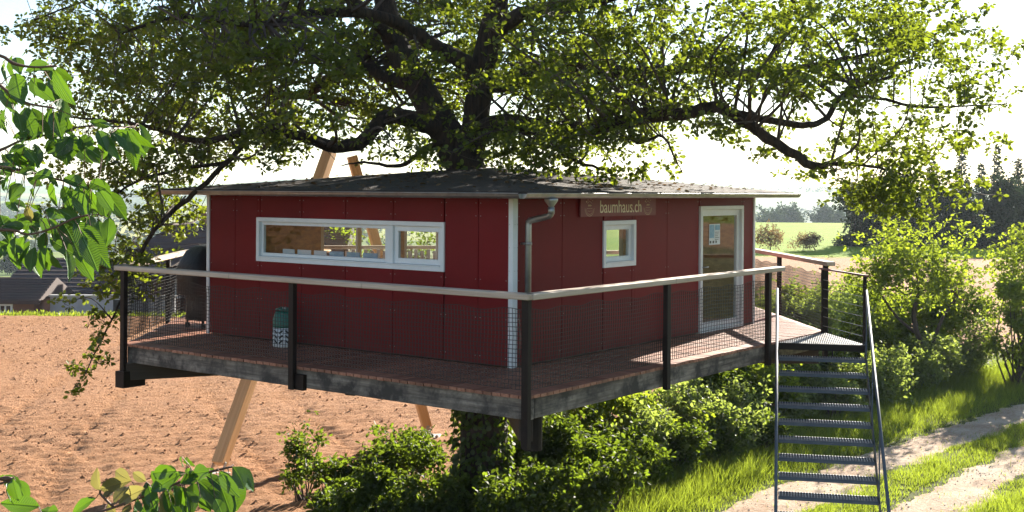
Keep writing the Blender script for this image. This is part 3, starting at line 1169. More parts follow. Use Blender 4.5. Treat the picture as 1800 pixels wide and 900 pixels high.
def gutter(p, q, nrm_, name='gutter'):
    """half round gutter along p-q, hanging outward, with beaded rim and brackets"""
    P, Q = Vector(p), Vector(q)
    d = (Q - P).normalized()
    n = Vector(nrm_)
    R = 0.058
    c = n * (R + 0.006)
    prof = [(-R * math.cos(math.pi * k / 10), -R * math.sin(math.pi * k / 10)) for k in range(11)]
    prof += [(R + 0.012, 0.004), (R + 0.010, 0.014), (R - 0.004, 0.012)]
    prof2 = [((R - 0.005) * -math.cos(math.pi * k / 10), -(R - 0.005) * math.sin(math.pi * k / 10)) for k in range(11)]
    mb = MB()
    for pr in (prof, prof2):
        vs = []
        for e_ in (P, Q):
            for (o_, z_) in pr:
                vs.append(e_ + c + n * o_ + Vector((0, 0, z_)))
        m_ = len(pr)
        mb.add(vs, [(i, i + 1, m_ + i + 1, m_ + i) for i in range(m_ - 1)])
    for e_ in (P, Q):
        vs = [e_ + c + n * o_ + Vector((0, 0, z_)) for o_, z_ in prof[:11]]
        mb.add(vs, [tuple(range(11))])
    g = mb.build(name, 'zinc', roof, True)
    L = (Q - P).length
    nb = int(L / 0.75)
    bm = MB()
    for k in range(nb):
        s = P + d * (0.35 + k * (L - 0.7) / (nb - 1))
        pts = [s + c + n * ((R + 0.004) * -math.cos(math.pi * i / 8)) + Vector((0, 0, -(R + 0.004) * math.sin(math.pi * i / 8))) for i in range(9)]
        for a, b in zip(pts[:-1], pts[1:]):
            bm.add([a - d * 0.012, a + d * 0.012, b + d * 0.012, b - d * 0.012], [(0, 1, 2, 3)])
    bm.build('gutter_bracket', 'zinc', roof)


gz = 2.245
gutter((-OV, -OV - 0.05, gz), (-OV, LB + OV + 0.03, gz), (-1, 0, 0))
gutter((-OV - 0.05, -OV, gz), (LA + OV + 0.03, -OV, gz), (0, -1, 0))
# downpipe with hopper, swan neck and clips
mb = MB()
mb.lathe([(0.035, 2.02), (0.035, 2.09), (0.085, 2.16), (0.085, 2.19)], 14, (0.05, -OV - 0.064, 0))
mb.tube([(0.05, -OV - 0.064, 2.08), (0.05, -OV - 0.064, 1.99)], 0.044, 12)
mb.tube([(0.05, -OV - 0.064, 2.03), (0.055, -OV - 0.05, 1.985), (0.07, -OV - 0.02, 1.965), (0.195, -0.13, 1.90), (0.20, -0.105, 1.88), (0.20, -0.10, 1.84), (0.20, -0.10, 0.004)], 0.042, 12)
for z in (1.6, 0.9):
    mb.tube([(0.20, -0.10, z - 0.018), (0.20, -0.10, z + 0.018)], 0.050, 12)
    mb.box(0.17, 0.23, -0.06, 0.0, z - 0.012, z + 0.012)
mb.build('downpipe', 'zinc', hut, True)
MB().tube([(-1.05, -1.1, -0.72), (-1.05, -1.1, -0.30)], 0.11, 14).build('rain_pipe', 'steel_brown', deck)

# leaf litter lying on the roof
N = 900
lx, ly = rng.uniform(-0.45, LA + 0.45, N), rng.uniform(-0.45, LB + 0.45, N)
up_ = np.minimum.reduce([(lx + OV) / 3.6, (LA + OV - lx) / 3.6, (ly + OV) / 3.5, (LB + OV - ly) / 3.5])
lz = E1 + (ap - E1) * np.clip(up_, 0, 1) + 0.016
bs = np.column_stack([lx, ly, lz])
me = leaf_cloud('leaf_litter', bs, rng.normal(size=(N, 3)) * np.array([1, 1, 0.12]), rng.normal(size=(N, 3)) * 0.3 + np.array([0, 0, 1]), 0.05 + 0.05 * rng.random(N), 'litter_leaf')
o = link('leaf_litter', me)
o.matrix_world = MW
tag(o, 'dry brown leaf litter lying on the hut roof', 'leaf litter', kind='stuff')

# sign -----------------------------------------------------------------
sign = thing('sign', 'red board reading baumhaus.ch above the small square window', 'sign', MW @ Vector((2.53, -0.02, 2.06)), ANG)
MB().bevbox(-1.02, 1.02, -0.014, 0.012, -0.135, 0.155, 0.002).build('board', 'sign_red', sign)
cu = bpy.data.curves.new('lettering', 'FONT')
cu.body = 'baumhaus.ch'
cu.extrude = 0.002
to = bpy.data.objects.new('lettering_tmp', cu)
COL.objects.link(to)
bpy.context.view_layer.update()
me = bpy.data.meshes.new_from_object(to.evaluated_get(bpy.context.evaluated_depsgraph_get()))
bpy.data.objects.remove(to)
co = np.zeros(len(me.vertices) * 3)
me.vertices.foreach_get('co', co)
co = co.reshape(-1, 3)
x0, x1, y0, y1 = co[:, 0].min(), co[:, 0].max(), co[:, 1].min(), co[:, 1].max()
TW, TH = 1.12, 0.175
out_ = np.column_stack([(co[:, 0] - x0) / (x1 - x0) * TW - 0.53, -0.0165 + co[:, 2] * -1.0, (co[:, 1] - y0) / (y1 - y0) * TH - 0.085])
me.vertices.foreach_set('co', out_.ravel())
me.materials.clear()
me.materials.append(MATS['sign_letters'])
me.name = 'lettering'
link('lettering', me, sign)
for ex in (-0.80, 0.78):
    mb = MB()
    yy = -0.0165
    R = 0.115

    def stroke(pts, w=0.006):
        for a, b in zip(pts[:-1], pts[1:]):
            d = Vector((b[0] - a[0], 0, b[1] - a[1])).normalized()
            nn = Vector((-d.z, 0, d.x)) * w / 2
            A, B = Vector((ex + a[0], yy, a[1])), Vector((ex + b[0], yy, b[1]))
            mb.add([A - nn, B - nn, B + nn, A + nn], [(0, 1, 2, 3)])
    stroke([(R * math.cos(a), -0.01 + R * math.sin(a)) for a in np.linspace(math.pi * 1.02, math.pi * 1.98, 16)])
    stroke([(0.8 * R * math.cos(a), -0.01 + 0.8 * R * math.sin(a)) for a in np.linspace(math.pi * 1.05, math.pi * 1.95, 14)], 0.004)
    stroke([(-0.07, -0.02), (0.07, -0.02)], 0.004)
    stroke([(-0.06, 0.05), (0.0, 0.085), (0.06, 0.05)], 0.005)
    for (qx, qz, s) in ((-0.022, 0.022, 0.024), (0.012, 0.022, 0.024), (0.045, 0.022, 0.014), (-0.035, -0.055, 0.01), (0.0, -0.06, 0.01), (0.035, -0.055, 0.01),
                        (-0.075, 0.075, 0.02), (-0.04, 0.10, 0.012), (0.03, 0.115, 0.014), (0.075, 0.09, 0.012), (0.0, 0.13, 0.010)):
        mb.box(ex + qx - s / 2, ex + qx + s / 2, yy - 0.001, yy + 0.001, qz - s / 2, qz + s / 2)
    mb.build('emblem', 'emblem_gold', sign)

# poster on the door glass
po = thing('poster', 'small blue and white notice taped on the glass of the door', 'poster', MW @ Vector((5.55, 0.046, 1.55)), ANG)
MB().box(-0.14, 0.24, -0.0, 0.002, -0.14, 0.20).build('sheet', 'poster_white', po)
MB().box(-0.125, 0.03, -0.004, -0.0015, -0.03, 0.185).build('picture', 'poster_blue', po)
MB().box(0.06, 0.225, -0.004, -0.0015, 0.10, 0.185).build('picture', 'poster_blue', po)
mb = MB()
for k in range(5):
    mb.box(0.06, 0.20 - 0.02 * (k % 3), -0.004, -0.0015, 0.06 - k * 0.03, 0.068 - k * 0.03)
for q in (-0.10, 0.0, 0.1):
    mb.box(q - 0.02, q + 0.02, -0.004, -0.0015, -0.115, -0.075)
mb.build('print', 'hole_dark', po)


# furniture ------------------------------------------------------------
def bar_table(label, loc, h=1.08, r=0.36, mat='table_red', leg='table_red', group=None):
    t_ = thing('bar_table', label, 'table', loc, 0, group)
    MB().lathe([(r - 0.02, h - 0.045), (r, h - 0.035), (r, h - 0.008), (r - 0.01, h)], 24).build('table_top', mat, t_, False)
    MB().lathe([(0.06, 0.03), (0.05, 0.06), (0.045, h - 0.05), (0.09, h - 0.044)], 14).build('leg', leg, t_, True)
    MB().lathe([(0.24, 0.0), (0.24, 0.015), (0.06, 0.04)], 20).build('base', leg, t_)
    return t_


bar_table('dark red round bar table standing inside behind the glass door', MW @ Vector((6.25, 1.3, 0.021)))
bar_table('pale round table on the rear terrace seen through the long window', MW @ Vector((3.3, 7.4, 0.005)), 1.15, 0.55, 'strut_wood', 'strut_wood')
for k in range(6):
    cd = MB().box(-0.004, 0.004, -0.13, 0.13, 0, 0.085).build('card', 'paper_pale' if k < 3 else 'poster_blue')
    yv = 4.45 - k * 0.34
    cd.matrix_world = MW @ Matrix.Translation((0.26, yv, 1.289)) @ Matrix.Rotation(0.12 * (k % 2), 4, 'Z')
    tag(cd, ['pale folded card, leftmost on the shelf inside the long window', 'pale folded card, second from the left on the shelf inside the long window', 'pale folded card, third from the left on the shelf inside the long window',
             'blue card right beside the pale ones on the shelf inside the long window', 'blue card in the middle of the blue ones inside the long window', 'blue card nearest the mullion inside the long window'][k], 'card', 'cards on the window shelf')
shelf = thing('window_shelf', 'wooden shelf running along inside the long window', 'shelf', MW @ Vector((0.135, 3.0, 1.25)), ANG)
MB().bevbox(0.0, 0.26, -1.8, 1.9, 0.0, 0.036, 0.003).build('board', 'ply_wood', shelf)
for q in (-1.4, 0, 1.5):
    MB().box(0.0, 0.22, q - 0.015, q + 0.015, -0.16, -0.001).build('bracket', 'ply_wood', shelf)

pf = thing('picket_fence', 'white picket panel on the rear terrace glimpsed through the right window pane', 'fence', MW @ Vector((5.0, 7.95, 0.003)), ANG + math.atan2(-1.75, 1.62))
for k in range(19):
    MB().prism([(k * 0.125, 0.0), (k * 0.125 + 0.07, 0.0), (k * 0.125 + 0.07, 0.02), (k * 0.125, 0.02)], 0.0, 1.05 + 0.03 * (k % 2)).build('picket', 'white_paint', pf)
for z in (0.25, 0.8):
    MB().box(-0.03, 2.36, 0.021, 0.05, z, z + 0.07).build('crossbar', 'white_paint', pf)
# covered barbecue on the terrace behind the left corner
gr = thing('barbecue', 'tall barbecue under a black cover on the deck behind the left corner', 'barbecue', MW @ Vector((0.62, 6.72, 0.003)), ANG)
prof = []
mb = MB()
nx = 22
lev = [(0.13, 0.36, 0.27), (0.40, 0.36, 0.27), (0.52, 0.37, 0.29), (0.56, 0.52, 0.30), (0.95, 0.54, 0.31), (1.0, 0.53, 0.31), (1.12, 0.46, 0.29), (1.26, 0.36, 0.25), (1.34, 0.22, 0.16), (1.37, 0.05, 0.04)]
vs = []
for z, a, b in lev:
    for k in range(nx):
        an = 2 * math.pi * k / nx
        cx, sx = math.cos(an), math.sin(an)
        p = 0.45
        vs.append((a * math.copysign(abs(cx) ** p, cx) * (1 + 0.02 * math.sin(k * 3.1 + z * 9)), b * math.copysign(abs(sx) ** p, sx) * (1 + 0.025 * math.sin(k * 2.3 + z * 5)), z))
fs = [(i * nx + k, i * nx + (k + 1) % nx, (i + 1) * nx + (k + 1) % nx, (i + 1) * nx + k) for i in range(len(lev) - 1) for k in range(nx)]
fs += [tuple(reversed(range(nx))), tuple(range((len(lev) - 1) * nx, len(lev) * nx))]
mb.add(vs, fs).build('cover', 'black_cover', gr, True)
for sx in (-0.3, 0.3):
    for sy in (-0.2, 0.2):
        MB().tube([(sx, sy, 0.02), (sx, sy, 0.2)], 0.02, 8).build('leg', 'steel_brown', gr)
        w = MB().tube([(sx - 0.015, sy, 0.045), (sx + 0.015, sy, 0.045)], 0.045, 12).build('wheel', 'hole_dark', gr)

# gas bottle: green dome over a white perforated skirt
gb = thing('gas_bottle', 'gas bottle with green top and white slotted lower shell by the red wall', 'gas bottle', MW @ Vector((-0.36, 3.86, 0.003)), ANG)
MB().lathe([(0.150, 0.0), (0.165, 0.02), (0.168, 0.29)], 28).build('shell', 'grey_plastic', gb, True)
MB().lathe([(0.170, 0.285), (0.171, 0.32), (0.165, 0.40), (0.145, 0.475), (0.125, 0.51), (0.05, 0.525)], 28).build('dome', 'green_plastic', gb, True)
mb = MB()
mb.tube([(0.115 * math.cos(a), 0.115 * math.sin(a), 0.53 + 0.02 * abs(math.sin(a * 1.5))) for a in np.linspace(0, 5.2, 18)], 0.016, 8)
mb.build('handle', 'green_plastic', gb, True)
MB().tube([(0, 0, 0.50), (0, 0, 0.575)], 0.035, 10).build('valve', 'zinc', gb)
for k in range(12):
    for j in range(3):
        an = 2 * math.pi * k / 12
        M_ = Matrix.Rotation(an, 4, 'Z') @ Matrix.Translation((0.1675, 0, 0.09 + j * 0.07)) @ Matrix.Rotation(math.radians(40 if k % 2 else -40), 4, 'X')
        MB().box(-0.001, 0.003, -0.034, 0.034, -0.012, 0.012, M_).build('slot', 'hole_dark', gb)

# ------------------------------------------------------------------ timber props
def prop_timber(label, base, top, w, d_, foot=True):
    b, t_ = Vector(base), Vector(top)
    ax = (t_ - b)
    L = ax.length
    o = thing('timber_prop', label, 'timber prop', b, 0, 'slanting timber props under the hut')
    q = ax.to_track_quat('X', 'Y')
    bm = MB().bevbox(0.25 if foot else 0.0, L, -w / 2, w / 2, -d_ / 2, d_ / 2, 0.008).build('shaft', 'strut_wood', o)
    bm.rotation_mode = 'QUATERNION'
    bm.rotation_quaternion = q
    st = MB()
    st.bevbox(-0.05, 0.3, -0.035, 0.035, -d_ / 2 - 0.012, -d_ / 2 - 0.002, 0.002)
    st.bevbox(-0.05, 0.3, -0.035, 0.035, d_ / 2 + 0.002, d_ / 2 + 0.012, 0.002)
    s_ = st.build('foot_plate', 'zinc', o)
    s_.rotation_mode = 'QUATERNION'
    s_.rotation_quaternion = q
    MB().bevbox(-0.25, 0.25, -0.25, 0.25, -0.35, 0.04, 0.02).build('footing', 'concrete', o)
    return o


prop_timber('pale slanting timber prop left of the trunk, standing out in the field', (-5.60, 23.3, 0.02), (-3.97, 26.75, 6.3), 0.20, 0.26)
prop_timber('shorter looking timber prop close to the trunk, leaning left behind the hut', (-1.78, 27.1, 0.02), (-3.47, 26.6, 6.2), 0.20, 0.26)

# ------------------------------------------------------------------ steel staircase
sd = Vector((-0.212, -0.977, 0))           # walking down
sr = Vector((0.977, -0.212, 0))            # to the right when seen from below
SW = 1.30
A0 = Vector((4.075, 18.80, 0))
RISE, RUN, NT_ = 0.183, 0.32, 16
stair = thing('staircase', 'dark steel open staircase with serrated treads leading up to the deck', 'staircase', (A0.x, A0.y, 0), math.atan2(sr.y, sr.x))
# local: x = right, y = up-stairs (away), z = up
LT = DZ - 0.02
mb = MB()
mb.box(0.02, SW - 0.02, -0.02, -0.014, -0.045, 0.0)
mb.box(0.02, SW - 0.02, 0.254, 0.26, -0.035, 0.0)
mb.box(0.02, 0.026, -0.0139, 0.2539, -0.045, -0.001)
mb.box(SW - 0.026, SW - 0.02, -0.0139, 0.2539, -0.045, -0.001)
tread_me = mb.mesh('tread', 'steel_blue')
mb = MB()
nb = 34
for k in range(nb):
    xk = 0.04 + k * (SW - 0.08) / (nb - 1)
    mb.add([(xk - 0.006, -0.013, -0.026), (xk + 0.006, -0.013, -0.026), (xk + 0.006, 0.253, -0.026), (xk - 0.006, 0.253, -0.026),
            (xk - 0.006, -0.013, 0.006), (xk + 0.006, -0.013, 0.006), (xk + 0.006, 0.253, 0.006), (xk - 0.006, 0.253, 0.006)],
           [(3, 2, 1, 0), (4, 5, 6, 7), (0, 1, 5, 4), (1, 2, 6, 5), (2, 3, 7, 6), (3, 0, 4, 7)])
for yk in (0.06, 0.12, 0.18):
    mb.box(0.03, SW - 0.03, yk - 0.002, yk + 0.002, -0.024, -0.004)
grat_me = mb.mesh('grating', 'steel_sunlit')
for n in range(1, NT_ + 1):
    tr = link('tread', tread_me, stair)
    tr.location = (0, -RUN * n + 0.02, LT - RISE * n)
    link('grating', grat_me, tr)
# stringers: flat bars following the pitch
pitch = math.atan2(RISE, RUN)
Ls = math.hypot(RISE, RUN) * (NT_ + 0.6)
for xs_ in (0.005, SW - 0.005):
    M_ = Matrix.Translation((xs_, 0.02, LT - 0.09)) @ Matrix.Rotation(-math.pi / 2, 4, 'Z') @ Matrix.Rotation(pitch, 4, 'Y')
    MB().box(-0.1, Ls, -0.005, 0.005, -0.10, 0.10, M_).build('stringer', 'steel_blue', stair)
    # handrail with posts
    pts = [(xs_ + (0.012 if xs_ > 0.5 else -0.012), 0.03, LT + 0.82)]
    pts.append((pts[0][0], -RUN * (NT_ + 0.2), LT + 0.82 - RISE * (NT_ + 0.2)))
    hr = MB().tube(pts, 0.021, 10).build('handrail', 'steel_blue', stair, True)
    for n in (0.1, 4, 8, 12, 15.8):
        yk = -RUN * n
        MB().box(xs_ - 0.008 + (0.014 if xs_ > 0.5 else -0.014), xs_ + 0.008 + (0.014 if xs_ > 0.5 else -0.014), yk - 0.02, yk + 0.02, LT - RISE * n - 0.12, LT + 0.80 - RISE * n).build('post', 'steel_blue', hr)
# landing: triangular grating between deck edge and stair head
R1w = MW @ Vector((R1[0], R1[1], 0))
inv = stair.matrix_basis.inverted()


def sl(p):
    q = (Matrix.Translation((A0.x, A0.y, 0)) @ Matrix.Rotation(math.atan2(sr.y, sr.x), 4, 'Z')).inverted() @ Vector(p)
    return q


apx = sl((R1w.x - 0.02, R1w.y - 0.0, 0))
tri = [(0.0, 0.0), (SW, 0.0), (SW - 0.02, 0.12), (apx.x, apx.y - 0.05), (-0.03, 0.14)]
mb = MB()
mb.box(0.0, SW, -0.012, 0.0, LT - 0.10, LT)
for a, b in ((tri[1], tri[2]), (tri[2], tri[3]), (tri[3], tri[4])):
    d = Vector((b[0] - a[0], b[1] - a[1], 0))
    M_ = Matrix.Translation((a[0], a[1], 0)) @ Matrix.Rotation(math.atan2(d.y, d.x), 4, 'Z')
    mb.box(0.003, d.length - 0.003, -0.005, 0.005, LT - 0.10, LT - 0.002, M_)
ld = mb.build('landing', 'steel_brown', stair)
mb = MB()
for k in range(46):
    xk = 0.02 + k * (SW - 0.04) / 45
    p = clip_half(clip_half(tri, 0, xk - 0.007, False), 0, xk + 0.007, True)
    if len(p) >= 3:
        mb.prism(p, LT - 0.03, LT + 0.004)
for yk in (0.3, 0.6, 0.9, 1.2):
    p = clip_half(clip_half(tri, 1, yk - 0.003, False), 1, yk + 0.003, True)
    if len(p) >= 3:
        mb.prism(p, LT - 0.028, LT - 0.002)
mb.build('grating', 'steel_sunlit', ld)
# landing guard rail with wires
g0, g1 = Vector((apx.x - 0.02, apx.y - 0.12, 0)), Vector((SW - 0.01, 0.10, 0))
gd = (g1 - g0)
M_ = Matrix.Translation((g0.x, g0.y, LT)) @ Matrix.Rotation(math.atan2(gd.y, gd.x), 4, 'Z')
gl_ = MB().bevbox(-0.1, gd.length + 0.08, -0.03, 0.03, 1.035, 1.06, 0.003, M_).build('guard_rail', 'table_red', stair)
for s in (0.0, gd.length):
    MB().bevbox(s - 0.022, s + 0.022, -0.022, 0.022, -0.06, 1.033, 0.002, M_).build('post', 'steel_brown', gl_)
mb = MB()
for k in range(6):
    z = 0.12 + 0.15 * k
    mb.tube([M_ @ Vector((0, 0, z)), M_ @ Vector((gd.length, 0, z))], 0.004, 5)
mb.build('wire', 'zinc', gl_)

# ------------------------------------------------------------------ the oak
TX, TY = -0.47, 20.4
oak = thing('oak_tree', 'huge gnarled oak growing up through the roof of the red hut', 'tree', (TX, TY, 0))
OO = Vector((TX, TY, 0))


def limb_pts(tr, sub=5, jit=0.0):
    """traced limb (px, py, depth, radius) -> smoothed local points"""
    p = []
    for px, py, dp, r in tr:
        w = W(px, py, dp) - OO
        p.append((w.x, w.y, w.z, r))
    c = catmull(p, sub)
    if jit:
        k = len(c)
        c[1:-1, :3] += rng.normal(size=(k - 2, 3)) * jit * np.minimum(1.0, c[1:-1, 3:4] / 0.06 + 0.3)
    c[:, 3] = np.maximum(c[:, 3], 0.008)
    return c


def bark_tube(c, ns, rough=0.0):
    mb = MB()
    mb.tube([Vector(q[:3]) for q in c], [float(q[3]) for q in c], ns)
    if rough:
        vs = []
        for i, p in enumerate(mb.v):
            r_ = i // ns
            cc = Vector(c[min(r_, len(c) - 1)][:3])
            k = 1 + rough * (math.sin((i % ns) * 2.7 + r_ * 0.35) * 0.6 + random.uniform(-0.6, 0.6))
            vs.append(tuple(cc + (Vector(p) - cc) * k))
        mb.v = vs
    return mb


TRUNK = [(848, 935, 20.4, 0.58), (850, 880, 20.4, 0.46), (852, 800, 20.4, 0.40), (850, 700, 20.4, 0.385), (845, 560, 20.4, 0.36), (835, 420, 20.4, 0.34), (822, 310, 20.4, 0.32), (800, 262, 20.4, 0.30),
         (768, 205, 20.5, 0.26), (735, 150, 20.7, 0.235), (700, 85, 20.9, 0.21), (680, 20, 21.1, 0.185), (668, -80, 21.3, 0.15), (690, -220, 21.4, 0.11), (720, -420, 21.2, 0.06), (740, -560, 21, 0.02)]
bark_tube(limb_pts(TRUNK, 6), 22, 0.05).build('trunk', 'bark', oak, True)
LIMBS = [
    [(822, 300, 20.4, 0.25), (835, 220, 20.3, 0.225), (845, 140, 20.2, 0.215), (862, 60, 20.1, 0.20), (878, -20, 20.0, 0.175), (892, -160, 19.7, 0.13), (905, -330, 19.5, 0.07), (900, -470, 19.3, 0.02)],
    [(842, 150, 20.2, 0.16), (818, 112, 20.0, 0.14), (770, 85, 19.7, 0.12), (715, 50, 19.4, 0.105), (650, 25, 19.0, 0.09), (560, 22, 18.6, 0.075), (470, 42, 18.2, 0.06), (395, 38, 18.0, 0.05), (310, 30, 17.8, 0.035), (210, 60, 17.6, 0.018)],
    [(780, 232, 20.4, 0.17), (735, 215, 20.0, 0.14), (680, 205, 19.6, 0.125), (640, 245, 19.3, 0.11), (590, 258, 19.2, 0.10), (520, 238, 19.1, 0.08), (440, 232, 19.0, 0.065), (350, 248, 18.9, 0.045), (250, 220, 18.8, 0.03), (120, 205, 18.7, 0.014)],
    [(735, 150, 20.7, 0.14), (690, 140, 21.4, 0.11), (620, 120, 22.0, 0.09), (520, 170, 22.6, 0.07), (420, 120, 23.0, 0.055), (320, 150, 23.3, 0.035), (200, 130, 23.5, 0.015)],
    [(700, 80, 20.9, 0.13), (660, 40, 20.5, 0.10), (590, -20, 19.8, 0.085), (480, -60, 19.0, 0.06), (330, -60, 18.6, 0.04), (180, -10, 18.4, 0.02), (60, 35, 18.4, 0.010)],
    [(440, 235, 19.0, 0.05), (400, 285, 18.8, 0.045), (340, 340, 18.6, 0.042), (290, 385, 18.6, 0.038), (255, 430, 18.6, 0.032), (235, 475, 18.6, 0.026), (212, 530, 18.6, 0.02), (185, 585, 18.6, 0.014), (145, 665, 18.6, 0.007)],
    [(400, 285, 18.8, 0.03), (300, 300, 18.5, 0.025), (220, 330, 18.3, 0.018), (180, 375, 18.3, 0.008)],
    [(832, 235, 20.3, 0.17), (880, 215, 19.8, 0.15), (960, 225, 19.2, 0.13), (1040, 225, 18.7, 0.115), (1120, 208, 18.3, 0.105), (1200, 200, 18.0, 0.098), (1255, 188, 17.8, 0.092), (1300, 208, 17.6, 0.085), (1345, 240, 17.5, 0.078), (1395, 272, 17.4, 0.068), (1432, 292, 17.4, 0.060), (1470, 288, 17.4, 0.035), (1530, 292, 17.4, 0.02), (1600, 310, 17.4, 0.009)],
    [(1255, 188, 17.8, 0.05), (1320, 205, 17.9, 0.055), (1400, 219, 18.1, 0.052), (1445, 212, 18.3, 0.048), (1475, 175, 18.4, 0.044), (1510, 150, 18.5, 0.036), (1570, 135, 18.6, 0.026), (1610, 120, 18.6, 0.012)],
    [(1480, 168, 18.4, 0.03), (1540, 172, 18.3, 0.026), (1620, 188, 18.2, 0.02), (1700, 186, 18.1, 0.013), (1770, 182, 18.0, 0.006)],
    [(845, 150, 20.2, 0.15), (900, 145, 20.8, 0.14), (980, 110, 21.3, 0.13), (1060, 125, 21.5, 0.12), (1150, 128, 21.6, 0.11), (1215, 118, 21.5, 0.10), (1270, 128, 21.4, 0.095), (1325, 133, 21.3, 0.088), (1358, 100, 21.3, 0.08), (1378, 55, 21.3, 0.07), (1392, 5, 21.4, 0.06), (1410, -90, 21.5, 0.04), (1430, -200, 21.6, 0.015)],
    [(1325, 133, 21.3, 0.06), (1400, 122, 20.9, 0.052), (1480, 105, 20.6, 0.045), (1550, 92, 20.4, 0.035), (1620, 70, 20.2, 0.025), (1690, 40, 20.0, 0.012)],
    [(1535, 95, 20.4, 0.022), (1535, 130, 20.3, 0.018), (1540, 165, 20.2, 0.008)],
    [(862, 60, 20.1, 0.13), (930, 20, 19.2, 0.11), (1020, 10, 18.5, 0.09), (1130, -20, 18.0, 0.07), (1270, -50, 17.8, 0.05), (1420, -60, 17.6, 0.03), (1560, -20, 17.5, 0.012)],
    [(878, -20, 20.0, 0.12), (960, -70, 21.5, 0.10), (1080, -100, 23.0, 0.07), (1250, -130, 24.0, 0.04), (1420, -120, 24.5, 0.015)],
    [(1100, 210, 18.4, 0.035), (1120, 250, 18.2, 0.03), (1165, 240, 18.0, 0.022), (1185, 275, 17.9, 0.014), (1200, 305, 17.9, 0.006)],
    [(960, 225, 19.2, 0.05), (985, 265, 18.8, 0.04), (1030, 290, 18.6, 0.025), (1090, 300, 18.5, 0.010)],
    [(810, 240, 20.4, 0.06), (745, 262, 20.0, 0.045), (705, 292, 19.8, 0.035), (640, 285, 19.6, 0.02), (600, 292, 19.6, 0.008)],
]
limb_samples = []
for L_ in [TRUNK[6:]] + LIMBS:
    c = limb_pts(L_, 5, 0.009 if L_ is not LIMBS[0] else 0.006)
    limb_samples.append(c)
for c in limb_samples[1:]:
    bark_tube(c, 12 if c[0, 3] > 0.08 else 8, 0.05).build('limb', 'bark', oak, True)
allpts = np.concatenate([c for c in limb_samples])

# where the crown is thick and where the sky shows through, by direction and height
DEN = [
    [.25, .88, .95, .96, .97, .97, .96, .95, .95, .95, .95, .72, .72, .85, .85, .9, .72, .06],
    [.12, .80, .93, .95, .96, .96, .93, .9, .95, .95, .95, .88, .85, .86, .82, .86, .72, .28],
    [.15, .66, .88, .91, .92, .92, .90, .85, .93, .95, .95, .85, .66, .45, .36, .38, .45, .45],
    [.08, .45, .78, .84, .86, .78, .62, .55, .93, .95, .9, .55, .28, .16, .40, .72, .45, .03],
    [0, .42, .68, .6, .1, 0, 0, 0, 0, 0, 0, .05, .05, 0, .06, .66, .25, 0],
    [0, .15, .68, .5, 0, 0, 0, 0, 0, 0, 0, 0, 0, 0, 0, .04, 0, 0],
]
pads = []
LEAFA = 0.00145
for r_, row in enumerate(DEN):
    for c_, cov in enumerate(row):
        if cov <= 0:
            continue
        tau = -math.log(1 - cov)
        area = (100 / FPX * 20) * (75 / FPX * 20)
        nl = tau * area / LEAFA
        npad = max(1, int(round(nl / 75)))
        for k in range(npad):
            px = c_ * 100 + rng.uniform(-8, 108)
            py = r_ * 75 + rng.uniform(-5, 80)
            if r_ == 5:
                py = min(py, 440)
            x = (px - 900) / FPX * 20
            hd = 6.5 * math.sqrt(max(0.05, 1 - (x / 9.6) ** 2))
            dp = 20.2 + rng.uniform(-0.75, 0.85) * hd
            if px < 420 and py > 300:
                dp = rng.uniform(17.6, 20.5) if px < 275 else rng.uniform(20.6, 23.0)
            if 380 < px < 1320:
                if py > 285:
                    continue
                if py > 215:
                    dp = max(dp, 17.4)
            if 620 < px < 905 and py < 250 and rng.random() < 0.72:
                dp = max(dp, rng.uniform(21.2, 24.5))
            if px > 1200:
                dp = 18.6 + rng.uniform(-2.6, 3.2)
            pads.append((px, py, dp, 75, 0.46))
# sprays resting on the roof round the trunk, the hanging left branch, the low right spray
for (px, py, dp, nl, rad) in ((880, 280, 19.4, 90, .3), (900, 292, 19.0, 80, .28), (950, 285, 18.9, 110, .33), (1000, 296, 18.7, 110, .3), (1050, 303, 18.5, 100, .28), (1095, 306, 18.4, 90, .26), (1130, 300, 18.4, 60, .22),
                              (870, 255, 19.6, 110, .4), (920, 250, 19.3, 110, .4), (1180, 285, 18.0, 30, .25), (1200, 300, 17.9, 22, .2),
                              (235, 452, 18.6, 70, .4), (215, 480, 18.6, 75, .35), (205, 520, 18.6, 60, .3), (190, 555, 18.5, 50, .28), (240, 505, 18.8, 45, .3), (172, 590, 18.6, 45, .25), (160, 620, 18.6, 34, .2), (150, 650, 18.6, 34, .2), (135, 680, 18.6, 18, .14),
                              (150, 500, 18.4, 60, .35), (120, 530, 18.3, 35, .25), (260, 470, 18.9, 60, .35), (180, 470, 18.5, 70, .4), (200, 500, 18.7, 60, .35), (160, 560, 18.5, 40, .25), (175, 640, 18.6, 34, .2), (130, 640, 18.6, 26, .18), (125, 690, 18.6, 14, .1),
                              (1560, 345, 17.4, 140, .4), (1530, 320, 17.6, 120, .4), (1590, 320, 17.2, 140, .42), (1630, 295, 17.6, 110, .4), (1580, 290, 17.8, 110, .4), (1535, 355, 17.3, 70, .3), (1610, 375, 17.3, 40, .25), (1500, 330, 17.4, 60, .3), (1610, 350, 17.5, 90, .4), (1640, 325, 17.5, 60, .35), (1555, 370, 17.4, 22, .2), (1470, 300, 17.4, 30, .25), (1410, 285, 17.5, 26, .22), (1360, 275, 17.5, 24, .2),
                              (1750, 180, 18.1, 26, .25), (1770, 185, 18.0, 16, .16), (1720, 190, 18.1, 40, .3), (1760, 120, 19, 16, .15), (1690, 250, 18, 26, .25), (40, 35, 18.4, 34, .25), (75, 48, 18.4, 40, .3)):
    pads.append((px, py, dp, nl, rad))
P_ = []
for px, py, dp, nl, rad in pads:
    w = W(px, py, dp) - OO
    P_.append((w.x, w.y, w.z, nl, rad))
